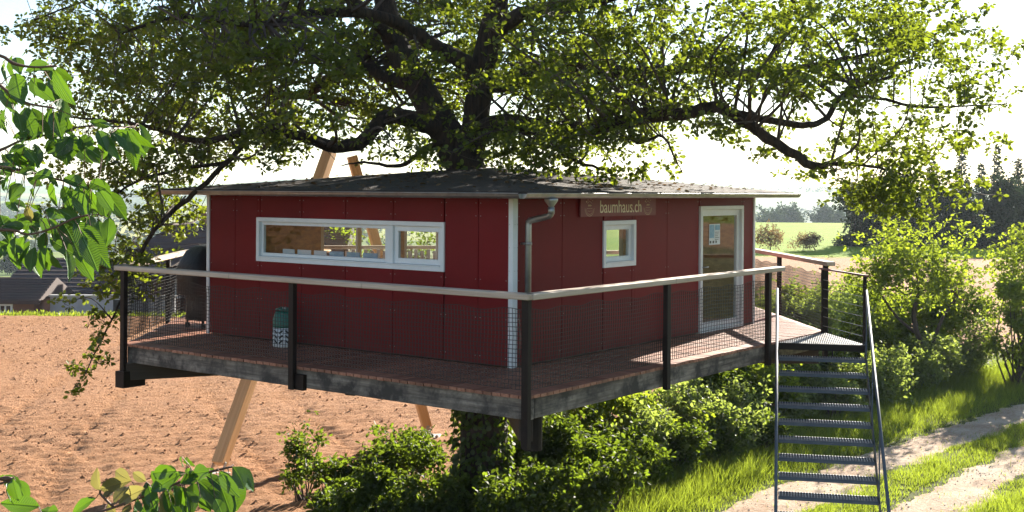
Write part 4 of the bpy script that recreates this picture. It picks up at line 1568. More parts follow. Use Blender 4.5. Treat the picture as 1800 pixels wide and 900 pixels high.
# the crown goes on above the picture
k = 0
while k < 600:
    q = rng.normal(size=3)
    q = q / np.linalg.norm(q) * rng.random() ** (1 / 2.4)
    p = np.array([0.0, 0.6, 9.0]) + q * np.array([7.8, 7.6, 4.8])
    if k > 260:  # extra unseen leaf pads high at the back, added to shade the left crown
        p = np.array([-1.5, 4.2, 10.2]) + q * np.array([5.5, 3.6, 2.6])
    dp = p[1] + TY
    if p[2] > CAMZ + (YH + 30) / FPX * dp:
        P_.append((*p, 60, 0.55))
        k += 1
P_ = np.array(P_)
B, D_, Nn, Ln = [], [], [], []
tw = MB()
for (x, y, z, nl, rad) in P_:
    c0 = np.array([x, y, z])
    m = max(2, int(nl / 7.5))
    o3 = rng.normal(size=(m, 3))
    o3 = o3 / np.linalg.norm(o3, axis=1, keepdims=True) * (rng.random((m, 1)) ** 0.5) * np.array([rad * 1.15, rad * 1.15, rad * 0.6])
    ctr = c0 + o3
    b, d, n, L = rosettes(ctr, 12, 0.07, 0.074, 0.7)
    B.append(b); D_.append(d); Nn.append(n); Ln.append(L)
    dist = np.linalg.norm(allpts[:, :3] - c0, axis=1) + 0.5 * np.maximum(0, allpts[:, 2] - z)
    i = int(np.argmin(dist))
    s = allpts[i]
    ln = np.linalg.norm(s[:3] - c0)
    if ln < 4.5:
        mid = (s[:3] * 0.5 + c0 * 0.5) + rng.normal(size=3) * 0.12 * ln + np.array([0, 0, 0.08 * ln])
        r0 = min(0.6 * s[3], 0.010 + 0.010 * ln)
        cc = catmull([(*s[:3], r0), (*mid, r0 * 0.7), (*c0, 0.006)], 4)
        tw.tube([Vector(q[:3]) for q in cc], [max(0.004, float(q[3])) for q in cc], 4, False)
    for q in ctr[:4]:
        tw.tube([Vector(c0), Vector((c0 + q) / 2 + rng.normal(size=3) * 0.03), Vector(q)], [0.006, 0.005, 0.003], 3, False)
tag(tw.build('twigs', 'twig_bark', oak), kind='stuff')
me = leaf_cloud('crown', np.concatenate(B), np.concatenate(D_), np.concatenate(Nn), np.concatenate(Ln), 'oak_leaf', 1.15)
tag(link('crown', me, oak), kind='stuff')


# ivy climbing the foot of the trunk
N = 1900
an = rng.uniform(0, 2 * math.pi, N)
zz = 2.1 * rng.random(N) ** 1.35
rr = 0.43 + 0.10 * np.exp(-zz * 2) + 0.05 * rng.random(N)
b = np.column_stack([rr * np.cos(an), rr * np.sin(an), zz])
d = np.column_stack([np.cos(an) * 0.5, np.sin(an) * 0.5, np.full(N, -0.8)]) + rng.normal(size=(N, 3)) * 0.4
n = np.column_stack([np.cos(an), np.sin(an), np.full(N, 0.4)]) + rng.normal(size=(N, 3)) * 0.4
tag(link('ivy', leaf_cloud('ivy', b, d, n, 0.07 + 0.05 * rng.random(N), 'ivy_leaf', 1.5), oak), kind='stuff')


# ------------------------------------------------------------------ shrubs and small trees
def shrub(name, label, cat, x, y, rx, ry, h, nleaf, leaf, mat, z0=0.0, group=None, lobes=9, base_h=0.1, trunk=None, width=1.0, spread=0.07):
    x, y, z0, rx, ry, h, base_h = [q * K for q in (x, y, z0, rx, ry, h, base_h)]
    leaf *= 1.15
    nleaf *= 0.78
    if trunk:
        trunk = [[tuple(q * K for q in p) for p in tr_] for tr_ in trunk]
    o = thing(name, label, cat, (x, y, z0), 0, group)
    cs, rs = [], []
    for k in range(lobes):
        a = rng.uniform(0, 2 * math.pi)
        q = math.sqrt(rng.random()) * 0.72
        zz = base_h + (h - base_h) * (0.15 + 0.68 * rng.random())
        sh = math.sqrt(max(0.15, 1 - ((zz / h - 0.45) / 0.75) ** 2))
        cs.append((rx * q * math.cos(a) * sh, ry * q * math.sin(a) * sh, zz))
        rs.append(rng.uniform(0.26, 0.48))
    ctr = []
    per = max(3, int(nleaf / 6 / lobes))
    for c, r in zip(cs, rs):
        v = rng.normal(size=(per, 3))
        v = v / np.linalg.norm(v, axis=1, keepdims=True) * (rng.random((per, 1)) ** 0.45)
        ctr.append(np.array(c) + v * np.array([rx * r, ry * r, min(h * 0.30, (rx + ry) * 0.5 * r)]))
    # long shoots poking out
    for c in cs[: lobes // 2 + 1]:
        d = np.array([rng.normal() * 0.5, rng.normal() * 0.5, 0.9])
        d /= np.linalg.norm(d)
        ts = np.linspace(0, 1, 6)[:, None]
        ctr.append(np.array(c) + d * ts * h * 0.38 + rng.normal(size=(6, 3)) * 0.03)
    ctr = np.concatenate(ctr)
    ctr = ctr[ctr[:, 2] > 0.03]
    b, d, n, L = rosettes(ctr, 6, spread, leaf, 0.8)
    me = leaf_cloud('foliage', b, d, n, L, mat, width)
    tag(link('foliage', me, o), kind='stuff')
    st = MB()
    if trunk:
        for tr_ in trunk:
            cc = catmull(tr_, 5)
            st.tube([Vector(q[:3]) for q in cc], [float(q[3]) for q in cc], 9)
        top = np.array(trunk[0][-1][:3])
    else:
        top = None
    for c in cs:
        if top is not None:
            j = trunk[rng.integers(len(trunk))][-1]
            a = Vector(j[:3])
            r0 = j[3] * 0.6
        else:
            a = Vector((rng.normal() * rx * 0.12, rng.normal() * ry * 0.12, -0.03))
            r0 = 0.012 + 0.006 * h
        bq = Vector(c)
        st.tube([a, (a + bq) / 2 + Vector(rng.normal(size=3) * 0.06 * h), bq], [r0, r0 * 0.6, 0.004], 5, False)
    st.build('stem', 'twig_bark', o, True)
    return o


G1 = 'shrubs growing under and beside the deck'
shrub('shrub', 'leafy lit shrub left of the trunk, at the bottom edge of the field', 'shrub', -2.45, 18.1, 0.75, 0.6, 0.85, 3600, 0.075, 'ivy_leaf', group=G1)
shrub('shrub', 'thin dark upright shrub standing alone before the ploughed field', 'shrub', -3.05, 18.3, 0.38, 0.38, 1.25, 1300, 0.07, 'ivy_leaf', group=G1, lobes=11)
shrub('shrub', 'dark low shrub between the lit shrub and the oak trunk', 'shrub', -1.45, 18.5, 0.8, 0.6, 1.0, 4200, 0.075, 'ivy_leaf', group=G1)
shrub('shrub', 'dark shrub directly in front of the oak trunk', 'shrub', -0.45, 18.7, 0.8, 0.6, 1.15, 4600, 0.075, 'ivy_leaf', group=G1, lobes=12)
shrub('shrub', 'dark shrub beneath the near corner post of the deck', 'shrub', 0.45, 19.1, 0.75, 0.6, 1.3, 4600, 0.075, 'ivy_leaf', group=G1, lobes=12)
shrub('shrub', 'small shrub at the foot of the oak on the field side', 'shrub', -1.75, 20.3, 0.7, 0.6, 0.75, 2200, 0.075, 'ivy_leaf', group=G1)
for (x, y, r, h, lab) in [(-2.3, 17.2, 0.6, 0.55, 'low ivy clump at the bottom picture edge, leftmost of four'), (-1.35, 17.2, 0.65, 0.6, 'low ivy clump at the bottom picture edge, second of four'),
                          (-0.4, 17.3, 0.65, 0.65, 'low ivy clump at the bottom picture edge, third of four'), (0.5, 17.5, 0.6, 0.7, 'low ivy clump at the bottom picture edge, rightmost of four')]:
    shrub('ivy_clump', lab, 'shrub', x, y, r, r * 0.8, h, 3000, 0.07, 'ivy_leaf', group='ivy clumps below the oak', lobes=12)
for (x, y, r, h, lab) in [(-1.9, 16.6, 0.6, 0.95, 'dark shrub in deep shade at the bottom, leftmost in front of the trunk'), (-1.0, 16.5, 0.6, 0.85, 'dark shrub in deep shade hiding the left foot of the oak trunk'), (-0.15, 16.4, 0.6, 0.8, 'dark shrub in deep shade hiding the right foot of the oak trunk'),
                          (0.65, 16.7, 0.6, 0.95, 'dark shrub in deep shade straight below the corner post'), (1.35, 17.4, 0.6, 1.05, 'dark shrub in deep shade where the track meets the bushes'), (1.15, 18.7, 0.75, 1.0, 'dark leafy shrub at the near end of the hedge'), (2.0, 19.5, 0.7, 0.85, 'low dark leafy shrub on the verge side of the hedge')]:
    shrub('shrub', lab, 'shrub', x, y, r, r * 0.8, h, 3400, 0.08, 'ivy_leaf', group=G1, lobes=13)
for (x, y, r, h, lab) in [(1.95, 19.4, 0.62, 0.8, 'bramble nearest the track at the left end of the verge'), (2.85, 20.3, 0.62, 0.8, 'bramble nearest the track, second from the left end of the verge'), (3.6, 21.2, 0.6, 0.75, 'bramble nearest the track just left of the stairs'), (4.45, 22.0, 0.6, 0.75, 'bramble nearest the track seen through the lower treads'),
                          (5.25, 24.2, 0.75, 0.85, 'bramble seen through the upper treads behind the verge'), (6.55, 25.7, 0.8, 0.9, 'bramble edging the verge right of the stair rail'), (7.95, 27.2, 0.8, 0.95, 'bramble edging the verge before the small crooked tree')]:
    shrub('bramble', lab, 'shrub', x, y, r, r * 0.8, h, 3000, 0.075, 'ivy_leaf' if x < 4.5 else 'bramble_leaf', group='brambles along the verge', lobes=13)
hed = [(0.95, 21.2, 1.0, 1.4, 'sunlit shrub just right of the near corner post under the deck'), (1.75, 21.5, 1.0, 1.45, 'second sunlit shrub right of the near corner post under the deck'),
       (2.75, 22.4, 1.05, 1.5, 'dense shrub under the middle of the right deck edge'), (3.6, 23.3, 1.1, 1.55, 'shrub under the right deck edge close to the stairs'),
       (4.6, 24.2, 1.15, 1.7, 'shrub behind the left stair stringer'), (5.6, 25.1, 1.2, 2.2, 'tall shrub seen through the middle of the stair treads'),
       (6.5, 26.2, 1.2, 2.6, 'tall yellow green shrub rising behind the stair landing'), (5.4, 27.4, 1.2, 2.7, 'yellow green shrub behind the far deck railing'),
       (7.6, 27.2, 1.2, 2.7, 'tall shrub right beside the right stair handrail'), (8.5, 29.6, 1.3, 3.1, 'tall bright shrub behind the small crooked tree'),
       (0.55, 20.1, 0.8, 1.15, 'low leafy shrub right of the oak trunk below the corner post'), (1.45, 19.9, 0.75, 0.95, 'lowest leafy shrub right of the corner post, next to the verge'), (2.75, 21.1, 0.85, 1.2, 'leafy shrub at the verge under the right deck edge'), (4.3, 22.9, 0.9, 1.3, 'leafy shrub at the verge behind the stair foot'),
       (6.3, 26.6, 1.1, 2.1, 'middle sized shrub seen past the right stair rail'), (7.3, 27.6, 1.15, 2.2, 'shrub between the stair rail and the small crooked tree'), (9.3, 30.0, 1.2, 2.1, 'shrub right behind the trunk of the small crooked tree'), (11.0, 31.0, 1.3, 2.3, 'shrub between the small crooked tree and the big round bush'),
       (7.4, 29.0, 1.3, 2.9, 'tall dense shrub behind the landing guard rail'), (8.4, 30.4, 1.35, 2.5, 'dense shrub behind the left side of the small crooked tree'), (9.9, 31.8, 1.35, 2.4, 'dense shrub behind the right side of the small crooked tree'), (12.1, 32.6, 1.4, 2.7, 'dense shrub filling the gap left of the big round bush')]
for (x, y, r, h, lab) in hed:
    if 4.9 < x < 20:
        x, y = x - 0.45, y + 0.55
    shrub('shrub', lab, 'shrub', x, y, r, r * 0.85, h, int(4200 * r * r * h / 1.6), rng.uniform(0.065, 0.115), ['shrub_leaf', 'ivy_leaf', 'shrub_leaf', 'bramble_leaf'][int(rng.integers(4))], group=G1, lobes=int(rng.integers(9, 18)))
for (x, y, r, h, lab) in [(7.9, 26.9, 1.0, 1.05, 'grey green bramble at the verge right of the stairs'), (9.0, 28.3, 1.05, 1.15, 'grey green bramble under the small crooked tree'),
                          (10.2, 29.7, 1.15, 1.3, 'grey green bramble right of the small crooked tree'), (11.5, 31.0, 1.2, 1.4, 'bramble at the right edge below the big bush'), (6.6, 25.2, 0.8, 0.85, 'low bramble behind the lower stair handrail'),
                          (2.2, 20.3, 0.95, 1.05, 'low bramble under the deck edge left of the stairs'), (3.6, 21.7, 0.95, 1.1, 'low bramble just behind the left stair stringer')]:
    shrub('bramble', lab, 'shrub', x, y, r, r * 0.8, h, int(4600 * r * r * h / 1.3), 0.085, 'bramble_leaf', group='brambles along the verge', lobes=14)
shrub('small_tree', 'small crooked tree with a bent dark trunk beside the farm track', 'tree', 9.7, 29.6, 1.75, 1.5, 3.75, 7000, 0.095, 'shrub_leaf', lobes=22, base_h=2.0,
      trunk=[[(0.55, 0, 0, 0.085), (0.40, 0.0, 0.7, 0.075), (0.10, 0, 1.25, 0.065), (0.0, 0, 1.8, 0.055), (0.12, 0, 2.3, 0.04)], [(0.40, 0.0, 0.7, 0.05), (0.55, 0.1, 1.2, 0.045), (0.75, 0.1, 1.7, 0.04), (1.1, 0.1, 2.2, 0.03)],
             [(0.10, 0, 1.25, 0.04), (-0.4, 0.1, 1.7, 0.035), (-0.8, 0.2, 2.3, 0.025)]])
shrub('shrub', 'big round bush at the right edge of the picture', 'shrub', 13.4, 31.5, 1.7, 1.5, 4.3, 11000, 0.095, 'shrub_leaf', group=G1, lobes=26)
shrub('shrub', 'bush with yellow shoots in front of the big round bush', 'shrub', 12.3, 29.7, 0.9, 0.8, 2.9, 4200, 0.10, 'shrub_leaf', group=G1, lobes=14)

# ------------------------------------------------------------------ woods and trees further off
def conifer(label, x, y, h, r, group):
    x, y, h, r = x * K, y * K, h * K * 1.1, r * K
    z0 = float(terrain(x, y))
    o = thing('conifer', label, 'tree', (x, y, z0), 0, group)
    MB().tube([(0, 0, -0.2), (0.03, 0, h * 0.5), (0, 0, h * 0.98)], [0.02 * h, 0.013 * h, 0.01], 7).build('trunk', 'twig_bark', o)
    B_, D2 = [], []
    zz = 0.10 * h
    while zz < h * 0.99:
        f = 1 - zz / h
        ln = 1.15 * r * (f ** 0.95) * rng.uniform(0.75, 1.15) + 0.05
        nb_ = 7
        for k in range(nb_):
            a = rng.uniform(0, 2 * math.pi)
            dv = np.array([math.cos(a), math.sin(a), -0.22 + 0.4 * (zz / h) ** 3])
            l2 = ln * rng.uniform(0.6, 1.1)
            m_ = max(3, int(l2 / 0.09))
            ts = rng.random((m_, 1))
            B_.append(np.array([0, 0, zz]) + dv * l2 * ts + rng.normal(size=(m_, 3)) * 0.05)
            D2.append(np.tile(dv, (m_, 1)) + rng.normal(size=(m_, 3)) * 0.45)
        zz += h * 0.022
    b = np.concatenate(B_)
    d = np.concatenate(D2)
    me = leaf_cloud('crown', b, d, rng.normal(size=b.shape) * 0.5 + np.array([0, 0, 1.0]), np.full(len(b), 0.34) * (0.6 + 0.8 * rng.random(len(b))), 'conifer_needles', 1.0)
    tag(link('crown', me, o), kind='stuff')
    return o


def broadleaf(label, x, y, h, r, n, leaf, mat, group, name='broadleaf_tree', cat='tree', bh=0.25):
    z0 = float(terrain(x * K, y * K)) / K
    return shrub(name, label, cat, x, y, r, r, h, n, leaf, mat, z0, group, lobes=20, base_h=h * bh, spread=leaf,
                 trunk=[[(0, 0, -0.2, 0.022 * h), (0.02 * h, 0, h * 0.25, 0.018 * h), (0, 0, h * 0.45, 0.013 * h)]])


GW = 'dark wood behind the meadow'


def px_x(px, dp):
    return (px - 900) / FPX * dp


for i, (px, dp, h, r, lab) in enumerate([(1640, 108, 6.6, 1.7, 'dark conifer behind the low oak spray'), (1690, 112, 8.0, 1.7, 'tall dark conifer, left one of the two rising at the right'), (1752, 106, 7.7, 1.5, 'tall pointed conifer near the right edge of the wood'),
                                          (1790, 112, 6.9, 1.7, 'conifer at the right edge of the wood'), (1595, 112, 6.6, 1.6, 'dark conifer in the middle of the wood'), (1725, 120, 6.6, 1.9, 'conifer between the two tall pointed ones'), (1830, 108, 7.4, 1.8, 'conifer cut by the right picture edge')]):
    conifer(lab, px_x(px, dp), dp, h, r, GW)
for i, (px, dp, h, r, lab) in enumerate([(1500, 104, 5.4, 1.6, 'leafy tree at the left end of the dark wood'), (1535, 108, 6.0, 1.9, 'second leafy tree from the left end of the dark wood'), (1575, 104, 5.6, 1.8, 'round leafy tree in the left half of the dark wood'),
                                          (1618, 103, 5.4, 1.8, 'leafy tree in front of the conifers of the wood'), (1665, 103, 5.2, 1.8, 'leafy tree below the left tall conifer'), (1712, 102, 5.0, 1.8, 'leafy tree below the gap of the conifers'), (1765, 102, 5.0, 1.9, 'leafy tree below the right tall conifer'), (1815, 103, 5.2, 1.9, 'leafy tree at the right end of the dark wood')]):
    broadleaf(lab, px_x(px, dp), dp, h * rng.uniform(0.95, 1.3), r * 1.3, 9000, 0.24, 'wood_leaf', GW, bh=-0.22)
broadleaf('green tree far behind the hut glimpsed through the left half of the long window', -7.6, 56.0, 6.6, 2.0, 3200, 0.16, 'shrub_leaf', 'trees at the end of the field', bh=0.1)
broadleaf('darker tree far behind the hut glimpsed through the right half of the long window', -4.6, 56.0, 6.4, 2.2, 3200, 0.16, 'ivy_leaf', 'trees at the end of the field', bh=0.1)
GF = 'hazy trees on the far ridge'
for px, h, r, lab in [(1338, 7.6, 5.0, 'hazy blue tree on the ridge right beside the hut corner'), (1388, 9.6, 4.6, 'tallest hazy tree of the far ridge'), (1432, 8.6, 4.2, 'hazy tree at the right end of the far ridge'), (1362, 7.0, 4.0, 'low hazy tree between the two larger ones of the far ridge'), (1410, 6.0, 3.5, 'small hazy tree in front of the gap of the far ridge'), (1470, 7.0, 4.5, 'hazy tree half hidden by the end of the dark wood')]:
    broadleaf(lab, px_x(px, 400), 400 + rng.uniform(-15, 15), h, r, 2600, 0.8, 'wood_leaf', GF, bh=0.05)
for px, dp, h, r, lab in [(1354, 94, 2.1, 1.35, 'round brownish bush on the meadow near the hut corner'), (1412, 96, 1.45, 1.5, 'low brownish bush on the meadow left of the dark wood')]:
    broadleaf(lab, px_x(px, dp), dp, h, r, 2200, 0.13, 'autumn_leaf', 'brownish bushes on the meadow', 'meadow_bush', 'shrub', bh=0.1)
GL = 'trees in the valley at the left'
for k, (px, lab) in enumerate([(2, 'valley tree at the left picture edge beyond the pale field'), (20, 'second valley tree from the left beyond the pale field'), (38, 'middle valley tree beyond the pale field'), (56, 'fourth valley tree beyond the pale field'), (74, 'rightmost valley tree beyond the pale field')]):
    broadleaf(lab, px_x(px, 250), 250 + rng.uniform(-6, 6), 4.0 + rng.uniform(-0.4, 0.5), 2.0, 1500, 0.5, 'wood_leaf', GL, bh=0.05)
# far woods on the hills: one mass each, too far to count
N = 9000
wx, wy = [], []
for k in range(20):
    dp = rng.uniform(420, 2100)
    px = rng.uniform(-250, 2050)
    cx, cyy = px_x(px, dp), dp
    m_ = int(rng.uniform(60, 190))
    wx.append(cx + rng.normal(size=m_) * rng.uniform(25, 80))
    wy.append(cyy + rng.normal(size=m_) * rng.uniform(6, 22))
wx, wy = np.concatenate(wx), np.concatenate(wy)
wz = terrain(wx, wy) + rng.uniform(0.5, 7.0, len(wx))
ctr = np.column_stack([wx, wy, wz])
b, d, n, L = rosettes(ctr, 5, 1.8, 3.4, 0.7)
tag(link('far_wood', leaf_cloud('far_wood', b, d, n, L, 'wood_leaf', 1.3)), 'hazy woods scattered over the far hills', 'wood', kind='stuff')

# ------------------------------------------------------------------ farm at the left
farm_z = -2.25


def gable(o, x0, x1, y0, y1, eave, ridge, mat_roof, mat_wall, ov=0.4, hipl=0.0):
    """walls and a gable roof with the ridge along x; tiles as raised courses"""
    MB().box(x0, x1, y0, y1, -0.2, eave).build('wall', mat_wall, o)
    ym = (y0 + y1) / 2
    mb = MB()
    a = [(x0 - ov, y0 - ov, eave - 0.12), (x1 + ov, y0 - ov, eave - 0.12), (x1 + ov, ym, ridge), (x0 - ov + hipl, ym, ridge), (x0 - ov, y1 + ov, eave - 0.12), (x1 + ov, y1 + ov, eave - 0.12)]
    mb.add(a + [(p[0], p[1], p[2] - 0.14) for p in a], [(0, 1, 2, 3), (3, 2, 5, 4), (0, 3, 4), (1, 5, 2), (7, 6, 9, 8), (8, 9, 10, 11), (0, 6, 7, 1), (4, 5, 11, 10)])
    r_ = mb.build('roof', mat_roof, o)
    co = MB()
    nrow = 9
    for k in range(nrow):
        t0 = (k + 0.5) / nrow
        y_ = (y0 - ov) + (ym - y0 + ov) * t0
        z_ = (eave - 0.12) + (ridge - eave + 0.12) * t0
        co.box(x0 - ov + hipl * t0 + (0.12 if hipl else 0.02), x1 + ov - 0.02, y_ - 0.05, y_ + 0.03, z_ - 0.03, z_ + 0.012)
    tag(co.build('tile_course', mat_roof, r_))
    if mat_wall:
        g = MB()
        g.add([(x0 + 0.01, y0, eave - 0.1), (x0 + 0.01, y1, eave - 0.1), (x0 + 0.01, ym, ridge - 0.1), (x1 - 0.01, y0, eave - 0.1), (x1 - 0.01, y1, eave - 0.1), (x1 - 0.01, ym, ridge - 0.1)], [(3, 4, 5)] if hipl else [(0, 2, 1), (3, 4, 5)])
        g.build('gable_wall', mat_wall, o)
    return r_


def farm_window(o, x, y, z, w, h):
    f = MB()
    for q in ((x - w / 2, x + w / 2, z + h - 0.08, z + h), (x - w / 2, x + w / 2, z, z + 0.08), (x - w / 2, x - w / 2 + 0.08, z + 0.08, z + h - 0.08), (x + w / 2 - 0.08, x + w / 2, z + 0.08, z + h - 0.08), (x - 0.03, x + 0.03, z + 0.08, z + h - 0.08)):
        f.box(q[0], q[1], y - 0.06, y + 0.02, q[2], q[3])
    f = f.build('window', 'white_paint', o)
    MB().box(x - w / 2 + 0.05, x + w / 2 - 0.05, y - 0.03, y - 0.02, z + 0.05, z + h - 0.05).build('pane', 'dark_glass', f)


fh = thing('farmhouse', 'brick farmhouse with steep dark roof seen behind the barbecue', 'house', (-14.0 * K, 56.0 * K, farm_z * K))
rf = gable(fh, -3.2, 6.2, -3.2, 4.0, 3.3, 5.3, 'barn_roof', 'barn_wall', 0.5, 2.2)
MB().box(-0.4, 0.2, 0.6, 1.2, 4.6, 6.0).build('chimney', 'barn_wall', rf)
for x in (-1.9, -0.1, 1.6, 3.4):
    farm_window(fh, x, -3.2, 2.2, 0.7, 0.85)
MB().box(-2.95, -2.35, -3.28, -3.19, 0, 1.9).build('door', 'hole_dark', fh)
MB().box(0.55, 0.7, -3.3, -3.2, 0, 2.7).build('downpipe', 'zinc', fh)
bn = thing('barn', 'long barn with a wide dark tiled roof left of the farmhouse', 'barn', (-19.0 * K, 58.0 * K, farm_z * K))
gable(bn, -3.2, 3.0, -3.6, 3.6, 2.4, 3.6, 'barn_roof', 'barn_wall', 0.5)
MB().box(-1.2, 0.6, -3.68, -3.59, 0, 1.5).build('door', 'hole_dark', bn)
sh = thing('shed', 'low brick shed with dark lean roof at the left edge of the field', 'shed', (-20.0 * K, 49.5 * K, farm_z * K))
gable(sh, -3.2, 1.4, -1.6, 1.6, 2.65, 3.3, 'barn_roof', 'barn_wall', 0.3)
farm_window(sh, -1.5, -1.6, 2.0, 0.55, 0.38)
farm_window(sh, 0.3, -1.6, 2.0, 0.55, 0.38)
gw = thing('garden_wall', 'pale rendered wall running between the shed and the farmhouse', 'wall', (-15.9 * K, 48.6 * K, farm_z * K))
MB().bevbox(-2.3, 2.6, -0.12, 0.12, -0.2, 2.6, 0.01).build('wall', 'render_wall', gw)
MB().bevbox(-2.35, 2.65, -0.17, 0.17, 2.6, 2.68, 0.01).build('coping', 'concrete', gw)
MB().box(0.2, 0.75, -0.15, -0.11, 0.2, 2.5).build('door', 'hole_dark', gw)
for o in (fh, bn, sh, gw):
    o.scale = (K, K, K)
# strip of turf at the far end of the field
N = 5000
b = K * np.column_stack([rng.uniform(-24, -3, N), rng.uniform(44.3, 46.0, N), np.full(N, -0.12)])
tag(link('field_margin', leaf_cloud('field_margin', b, rng.normal(size=(N, 3)) * 0.35 + np.array([0, 0, 1]), rng.normal(size=(N, 3)), 0.10 + 0.22 * rng.random(N), 'grass_blade', 0.25)), 'rough grass margin at the far end of the ploughed field', 'grass', kind='stuff')

# ------------------------------------------------------------------ cherry branches close to the camera
CH = Vector((-3.1, 3.0, -0.02))
cherry = thing('cherry_tree', 'young cherry tree reaching in from the left with large toothed leaves', 'tree', CH)


def cherry_leaf_mesh(seed):
    r = random.Random(seed)
    nx = 7
    V_, F_ = [], []
    wmax = r.uniform(0.225, 0.275)
    bend = r.uniform(0.10, 0.42)
    fold = r.uniform(0.2, 0.6)
    tw_ = r.uniform(-0.25, 0.25)
    for i in range(nx + 1):
        s = i / nx
        wd = wmax * (math.sin(math.pi * s ** 1.05) ** 0.72) * (1 - 0.12 * s) if 0 < i < nx else 0.012
        for k in (-1, -0.5, 0, 0.5, 1):
            y = wd * k
            jag = 0.012 * (1 if i % 2 else -1) if abs(k) == 1 else 0
            z = -bend * s * s + fold * abs(y) + tw_ * s * y + 0.018 * math.sin(s * 16) * abs(k)
            V_.append((s + jag, y + jag * 0.4 * k, z))
    for i in range(nx):
        for k in range(4):
            a = i * 5 + k
            F_.append((a, a + 5, a + 6, a + 1))
    return V_, F_


leaf_meshes = {}
for m_ in ('cherry_leaf', 'cherry_young_leaf'):
    leaf_meshes[m_] = []
    for k in range(9):
        v_, f_ = cherry_leaf_mesh(k)
        leaf_meshes[m_].append(MB().add(v_, f_).mesh('leaf', m_, True))
BR = {
    'A': [(-700, 200, 3.0), (-300, 60, 3.1), (-60, 90, 3.2), (0, 98, 3.22), (25, 112, 3.22), (60, 118, 3.25), (100, 116, 3.25)],
    'A2': [(-60, 90, 3.2), (0, 150, 3.25), (45, 180, 3.25), (95, 190, 3.25)],
    'B': [(-700, 420, 3.1), (-300, 320, 3.3), (-60, 280, 3.4), (0, 264, 3.4), (40, 246, 3.42), (90, 236, 3.45), (150, 222, 3.48), (236, 224, 3.5)],
    'C': [(-300, 320, 3.3), (-60, 296, 3.28), (0, 294, 3.3), (56, 304, 3.32), (112, 318, 3.35), (172, 328, 3.35)],
    'D': [(-700, 420, 3.1), (-200, 420, 3.15), (0, 404, 3.2), (48, 412, 3.22), (90, 402, 3.25), (130, 384, 3.26), (155, 378, 3.27)],
    'E': [(-700, 1100, 2.9), (-100, 1000, 2.95), (100, 925, 3.0), (200, 892, 3.02), (270, 866, 3.05), (320, 846, 3.06), (360, 832, 3.06), (408, 820, 3.08)],
    'E2': [(200, 892, 3.02), (178, 870, 3.02), (176, 862, 3.02)],
    'F': [(-700, 1000, 2.95), (-100, 870, 3.0), (0, 842, 3.0), (20, 842, 3.0)],
}
bpts = []
for key, tr_ in BR.items():
    pts = []
    for i, (px, py, dp) in enumerate(tr_):
        w = W(px, py, dp) - CH
        r0 = 0.016 if px < -400 else (0.009 if px < -100 else (0.0045 if px < 40 else 0.003))
        pts.append((w.x, w.y, w.z, r0))
    if tr_[0][0] == -700:       # start at the stem
        z = pts[0][2]
        pts[0] = (0.0, 0.0, z - 0.15, 0.028)
    cc = catmull(pts, 5)
    bpts.append(cc)
    MB().tube([Vector(q[:3]) for q in cc], [max(0.0018, float(q[3])) for q in cc], 7).build('branch', 'cherry_bark', cherry, True)
cc = catmull([(0.1, -0.1, -0.1, 0.085), (0.03, -0.05, 1.2, 0.07), (-0.02, 0, 2.6, 0.06), (0.0, 0, 4.2, 0.045), (0.0, 0, 5.4, 0.032), (-0.05, 0.05, 6.6, 0.014)], 5)
MB().tube([Vector(q[:3]) for q in cc], [float(q[3]) for q in cc], 12).build('trunk', 'cherry_bark', cherry, True)
bp = np.concatenate(bpts)
TOP = [(25, 50, 5, 135), (60, 105, 75, 195), (205, 95, 128, 85), (215, 80, 255, 130), (205, 90, 255, 200), (235, 200, 245, 255), (25, 150, 45, 215), (20, 240, 15, 320), (95, 235, 110, 310), (60, 255, 85, 305), (120, 235, 160, 320), (130, 140, 175, 190), (200, 250, 225, 325), (190, 130, 240, 180), (5, 150, 10, 220), (60, 45, 70, 80),
       (110, 340, 80, 352), (160, 330, 100, 345), (200, 350, 185, 400), (240, 360, 250, 430), (300, 345, 310, 390), (340, 340, 330, 385), (370, 320, 395, 375), (400, 340, 425, 410), (420, 330, 470, 355), (440, 320, 500, 385), (480, 320, 515, 405), (500, 310, 545, 380), (350, 290, 402, 297), (390, 360, 385, 405), (130, 370, 150, 430), (90, 385, 130, 430), (320, 380, 370, 412), (100, 375, 40, 388), (270, 345, 230, 390), (60, 400, 90, 455), (20, 410, 75, 440),
       (60, 470, 0, 448), (40, 490, 0, 522), (80, 520, 50, 552), (130, 490, 165, 475), (180, 500, 215, 520), (200, 510, 185, 590), (240, 530, 260, 590), (290, 530, 300, 620), (330, 540, 360, 620), (370, 540, 415, 610), (340, 515, 380, 530), (380, 560, 395, 630), (130, 540, 115, 572), (20, 590, 55, 612), (150, 600, 130, 630), (100, 610, 112, 648), (10, 470, 40, 440), (100, 500, 150, 520), (240, 500, 300, 510), (270, 560, 240, 600), (70, 480, 120, 470),
       (60, 660, 130, 665), (110, 680, 152, 720), (170, 705, 155, 762), (200, 690, 265, 770), (230, 660, 300, 755), (280, 660, 370, 780), (330, 640, 355, 700), (340, 680, 375, 730), (370, 660, 385, 720), (410, 650, 408, 710), (60, 720, 35, 810), (90, 720, 45, 800), (130, 760, 112, 832), (170, 760, 202, 832), (180, 750, 150, 820), (250, 770, 270, 872), (290, 770, 335, 862), (0, 740, 62, 762), (20, 680, 88, 690), (310, 720, 352, 800), (220, 620, 290, 650), (170, 620, 222, 640), (300, 660, 300, 705), (200, 740, 252, 762), (150, 650, 200, 700), (100, 650, 150, 640), (0, 640, 30, 700), (30, 760, 0, 800)]
